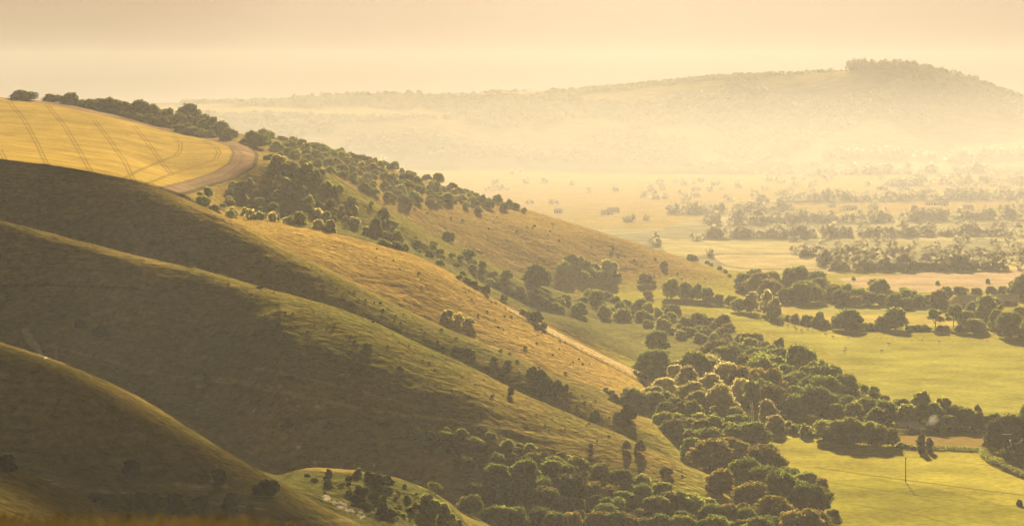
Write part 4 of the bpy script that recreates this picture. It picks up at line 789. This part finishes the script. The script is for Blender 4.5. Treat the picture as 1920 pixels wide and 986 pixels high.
# hedges
def hedge(pts, w, h, label, leaf='hedge', dens=26, dmin=800, dmax=1300, name='hedge'):
    R = np.random.default_rng(int(pts[0][0])); Wd = [hit(p[0], p[1], dmin, dmax) for p in pts]; V = []; st = []
    for a, b in zip(Wd[:-1], Wd[1:]):
        L = math.dist(a[:2], b[:2]); n = max(2, int(L/(w*.45)))
        for i in range(n):
            t = i/n; x, yv = a[0]+(b[0]-a[0])*t+R.normal()*w*.08, a[1]+(b[1]-a[1])*t+R.normal()*w*.08; g0 = ground_xy(x, yv); s = w*(.42+.25*R.random()); hh = h*(.75+.4*R.random())
            q = leaves_np(R, [(0, 0, .5)], [(s, s, .55)], int(dens*max(1, w)), .20, inner=.8); q = q.copy(); c = q.reshape(-1, 4, 3); cz = c[:, :, 2].mean(1, keepdims=True); c[:, :, 2] = (c[:, :, 2]-cz)+np.clip(cz, 0, 1.1)*hh; q = c.reshape(-1, 3)
            V.append(q+np.array([x-Wd[0][0], yv-Wd[0][1], g0-Wd[0][2]])); st.append((x-Wd[0][0], yv-Wd[0][1], g0-Wd[0][2]))
    e = empty(name, label, 'hedge', Wd[0]); o = bpy.data.objects.new('foliage', quad_mesh('foliage', np.concatenate(V), LEAF[leaf])); o.parent = e; C.objects.link(o)
    part('stem', tube([(p[0], p[1], p[2]+h*.3) for p in st[::3]], [.07]*len(st[::3]), 5), BARK, e)
hedge([(1692, 839), (1740, 842), (1790, 843), (1845, 846), (1858, 850)], 2.2, 1.6, 'long low clipped hedge running right from the ivy clad stumps')
hedge([(1846, 850), (1850, 858), (1862, 868), (1880, 876)], 3.4, 2.6, 'curled end of hedge beside the pink lane', dens=30)
hedge([(1880, 878), (1900, 886), (1925, 896), (1960, 905)], 2.6, 2.0, 'hedge along the outside of the lane, running off at the right edge')
hedge([(1886, 856), (1890, 864), (1905, 870), (1930, 874), (1960, 876)], 5.0, 2.8, 'tall dark hedge filling the inside of the lane bend', 'thorn', 30)
hedge([(1680, 812), (1740, 812), (1800, 811), (1862, 811)], 2.6, 2.0, 'straight dark hedge behind the brown strip with smoke', 'thorn')
hedge([(1430, 806), (1470, 800), (1520, 806), (1545, 808)], 2.5, 1.6, 'low hedge below the pink strip left of the thick hedge', 'thorn')
hedge([(1440, 592), (1500, 606), (1560, 614), (1640, 617), (1760, 619), (1830, 622)], 4.0, 2.2, 'low hedgerow linking the tall trees above the sheep pasture', 'oak', 18, 1300, 1800)
hedge([(1520, 606), (1440, 588), (1380, 572), (1330, 566)], 2.2, 1.4, 'thin hedge climbing left along the top of the sheep pasture', 'oak', 16, 1300, 1900)
# farm buildings
def gable(label, x, yb, wm, dm, wall, roof, rm, rz=0, name='barn', cat='barn', dmin=900, dmax=6000, windows=0, group=None):
    X, Y, Z = hit(x, yb, dmin, dmax); e = empty(name, label, cat, (X, Y, Z), rz, group)
    part('wall', ([(-wm/2,-dm/2,-.5),(wm/2,-dm/2,-.5),(wm/2,dm/2,-.5),(-wm/2,dm/2,-.5),(-wm/2,-dm/2,wall),(wm/2,-dm/2,wall),(wm/2,dm/2,wall),(-wm/2,dm/2,wall),(-wm/2,0,wall+roof*.96),(wm/2,0,wall+roof*.96)],
        [(0,1,5,4),(2,3,7,6),(1,2,6,9,5),(3,0,4,8,7),(3,2,1,0)]), RENDER if name == 'house' else WALLM, e)
    a, b, t = wm/2+.4, dm/2+.5, .18; s = roof/(dm/2); zl = wall-.5*s
    for sg in (-1, 1):
        part('roof', ([(-a, sg*b, zl), (a, sg*b, zl), (a, 0, wall+roof), (-a, 0, wall+roof), (-a, sg*b, zl+t), (a, sg*b, zl+t), (a, 0, wall+roof+t), (-a, 0, wall+roof+t)], [(0,1,2,3),(4,7,6,5),(0,4,5,1),(1,5,6,2),(2,6,7,3),(3,7,4,0)]), rm, e)
    part('door', box(-wm*.12, wm*.12, -dm/2-.06, -dm/2-.003, -.3, min(wall*.75, 3)), WOOD, e)
    for k in range(windows):
        xx = -wm/2+wm*(k+.5)/windows
        if abs(xx) > wm*.16: part('window', box(xx-.6, xx+.6, -dm/2-.05, -dm/2-.003, wall*.35, wall*.35+1.1), GLASS, e)
    return e
gable('long pale roofed barn left of the smoke', 1702, 803, 8, 6, 1.6, 1.3, ROOFP, .1)
gable('low pale shed nearer the smoke than the long barn', 1722, 806, 6, 4, 1.0, .8, ROOFP, .05, 'shed', 'shed')
gable('large brown roofed barn among the trees by the pink field', 1812, 574, 16, 14, 3.0, 4.0, ROOFP, .5)
gable('second brown roofed barn among the trees, farther right', 1882, 570, 15, 12, 3.0, 3.5, ROOFP, .3)
gable('long low building with a bright white roof beside the belt of trees', 1768, 577, 22, 5, 1.6, 1.0, ROOFP, .02)
towns = [(1150, 398), (1138, 402), (1047, 399), (1476, 392), (1470, 406), (1590, 393), (1598, 393), (1637, 392), (1705, 408), (1815, 392), (1740, 384), (1755, 384), (1770, 385), (1700, 356), (1650, 356), (1815, 353), (1560, 388)]
for k, (x, yv) in enumerate(towns):
    gable('tiny pale house of the village lost in the valley haze', x, yv, random.uniform(7, 13), random.uniform(6, 8), random.uniform(2.2, 3), random.uniform(1.8, 2.6), ROOFP, random.uniform(-.5, .5), 'house', 'house', 2120, 6000, 3, 'houses of the far village')
# white van by the farm clump
X, Y, Z = hit(1846, 624, 1200, 1800); e = empty('van', 'white van parked in front of the tree clump by the farm', 'van', (X, Y, Z), .15)
part('body', ([(-2.4,-.95,.4),(2.4,-.95,.4),(2.4,-.95,1.1),(1.6,-.85,2.0),(-2.4,-.85,2.2),(-2.4,.95,.4),(2.4,.95,.4),(2.4,.95,1.1),(1.6,.85,2.0),(-2.4,.85,2.2)], [(0,1,2,3,4),(9,8,7,6,5),(0,5,6,1),(1,6,7,2),(2,7,8,3),(3,8,9,4),(4,9,5,0)]), WHITE, e)
part('window', box(.6, 1.5, -1.0, -.94, 1.2, 1.75), GLASS, e)
for a in (-1.5, 1.5):
    for b in (-.9, .9): part('wheel', tube([(a, b-.12, .38), (a, b+.12, .38)], [.38, .38], 14), GLASS, e)
# sheep
def sheep_mesh():
    body = tube([(-.62, 0, .72), (-.58, 0, .72), (-.40, 0, .72), (0, 0, .70), (.36, 0, .72), (.52, 0, .76), (.60, 0, .80)], [.04, .20, .30, .33, .29, .2, .1], 12)
    head = tube([(.50, 0, .84), (.66, 0, .94), (.80, 0, .88), (.92, 0, .78)], [.14, .12, .10, .05], 8)
    legs = [tube([(a, b, .55), (a+.01, b, .3), (a, b, 0)], [.08, .05, .045], 6) for a in (-.42, .36) for b in (-.15, .15)]
    tail = tube([(-.6, 0, .8), (-.68, 0, .6)], [.06, .03], 5); ears = [tube([(.66, s*.08, .96), (.62, s*.22, .93)], [.05, .02], 5) for s in (-1, 1)]
    return join([body, head, tail]+legs+ears)
SM = py_mesh('sheep', sheep_mesh(), WOOL)
for k, (x, yv) in enumerate([(1426, 599), (1442, 602), (1463, 608), (1477, 612), (1490, 615), (1493, 618), (1503, 621), (1514, 618), (1548, 629), (1562, 633.5), (1590, 634), (1667, 647), (1730, 640), (1653, 660), (1760, 643), (1585, 655), (1583, 660)]):
    X, Y, Z = hit(x, yv, 1100, 1800); o = bpy.data.objects.new('sheep', SM); C.objects.link(o); o.location = (X, Y, Z); o.rotation_euler = (0, 0, random.random()*6.28); o.scale = (1.45,)*3
    o['category'] = 'sheep'; o['group'] = 'sheep in the pasture'; o['label'] = 'pale sheep grazing in the pasture below the hedgerow'
# smoke from the strip
X, Y, Z = hit(1738, 812, 900, 1200); m = Y/F
P = [(0, 0, 0), (2*m, 1, 3*m), (4*m, 1, 7*m), (9*m, 2, 12*m), (12*m, 2, 18*m), (16*m, 3, 26*m), (17*m, 3, 34*m)]
me = py_mesh('smoke', tube(P, [1.2, 2.0, 1.8, 2.4, 2.2, 2.4, 1.0], 12), WHITE); me.materials.clear()
sm = bpy.data.materials.new('smoke'); sm.use_nodes = True; nt = sm.node_tree; nt.nodes.clear(); out_ = nt.nodes.new('ShaderNodeOutputMaterial'); v = nt.nodes.new('ShaderNodeVolumePrincipled')
v.inputs['Color'].default_value = (.95, .92, .88, 1); v.inputs['Density'].default_value = .017; v.inputs['Anisotropy'].default_value = .4; nt.links.new(v.outputs[0], out_.inputs['Volume']); me.materials.append(sm)
o = bpy.data.objects.new('smoke', me); C.objects.link(o); o.location = (X, Y, Z); o['kind'] = 'stuff'; o['label'] = 'thin pale smoke drifting up from the brown strip'
# tall grass round the camera
def foreground_grass():
    R = np.random.default_rng(3); V = []
    for k in range(3600):
        d = 4.0+5.5*R.random(); x = -200+1050*R.random(); X = (x-CX)/F*d
        fade = 1.0 if x < 420 else max(0.0, 1-(x-420)/420)
        g0 = ground(x, d); h = (0.60+.33*R.random())*(0.90+.10*fade)*(1+.06*math.sin(X*9)) + .02*(d-6)
        h = min(h+.2, -g0-(768+34*R.random()**.7+(0 if x < 420 else (x-420)*.16))/F*d)
        if h < .1: continue
        a = R.random()*6.28; l = .12*R.random(); wv = .0035+.003*R.random()
        base = np.array([X, d, g0-.02]); dv = np.array([math.cos(a)*l, math.sin(a)*l, 0]); sd = np.array([1, .2, 0])*wv; tip = R.random() < .4
        p = [base, base+dv*.25+np.array([0, 0, h*.5]), base+dv*.7+np.array([0, 0, h*.85]), base+dv+np.array([0, 0, h])]; ws = [1, .8, .6 if not tip else 2.2, .15]
        for i in range(3): V += [p[i]-sd*ws[i], p[i]+sd*ws[i], p[i+1]+sd*ws[i+1], p[i+1]-sd*ws[i+1]]
    me = quad_mesh('grass', np.array(V), leaf_mat('shade-darkened dry grass', (.055, .045, .022), (.06, .046, .02), .35)); o = bpy.data.objects.new('grass', me); C.objects.link(o); o['kind'] = 'stuff'; o['label'] = 'blurred golden grass stems in front of the camera'  # shade put into the stem colour, darker than sunlit dry grass
foreground_grass()
setup_env()
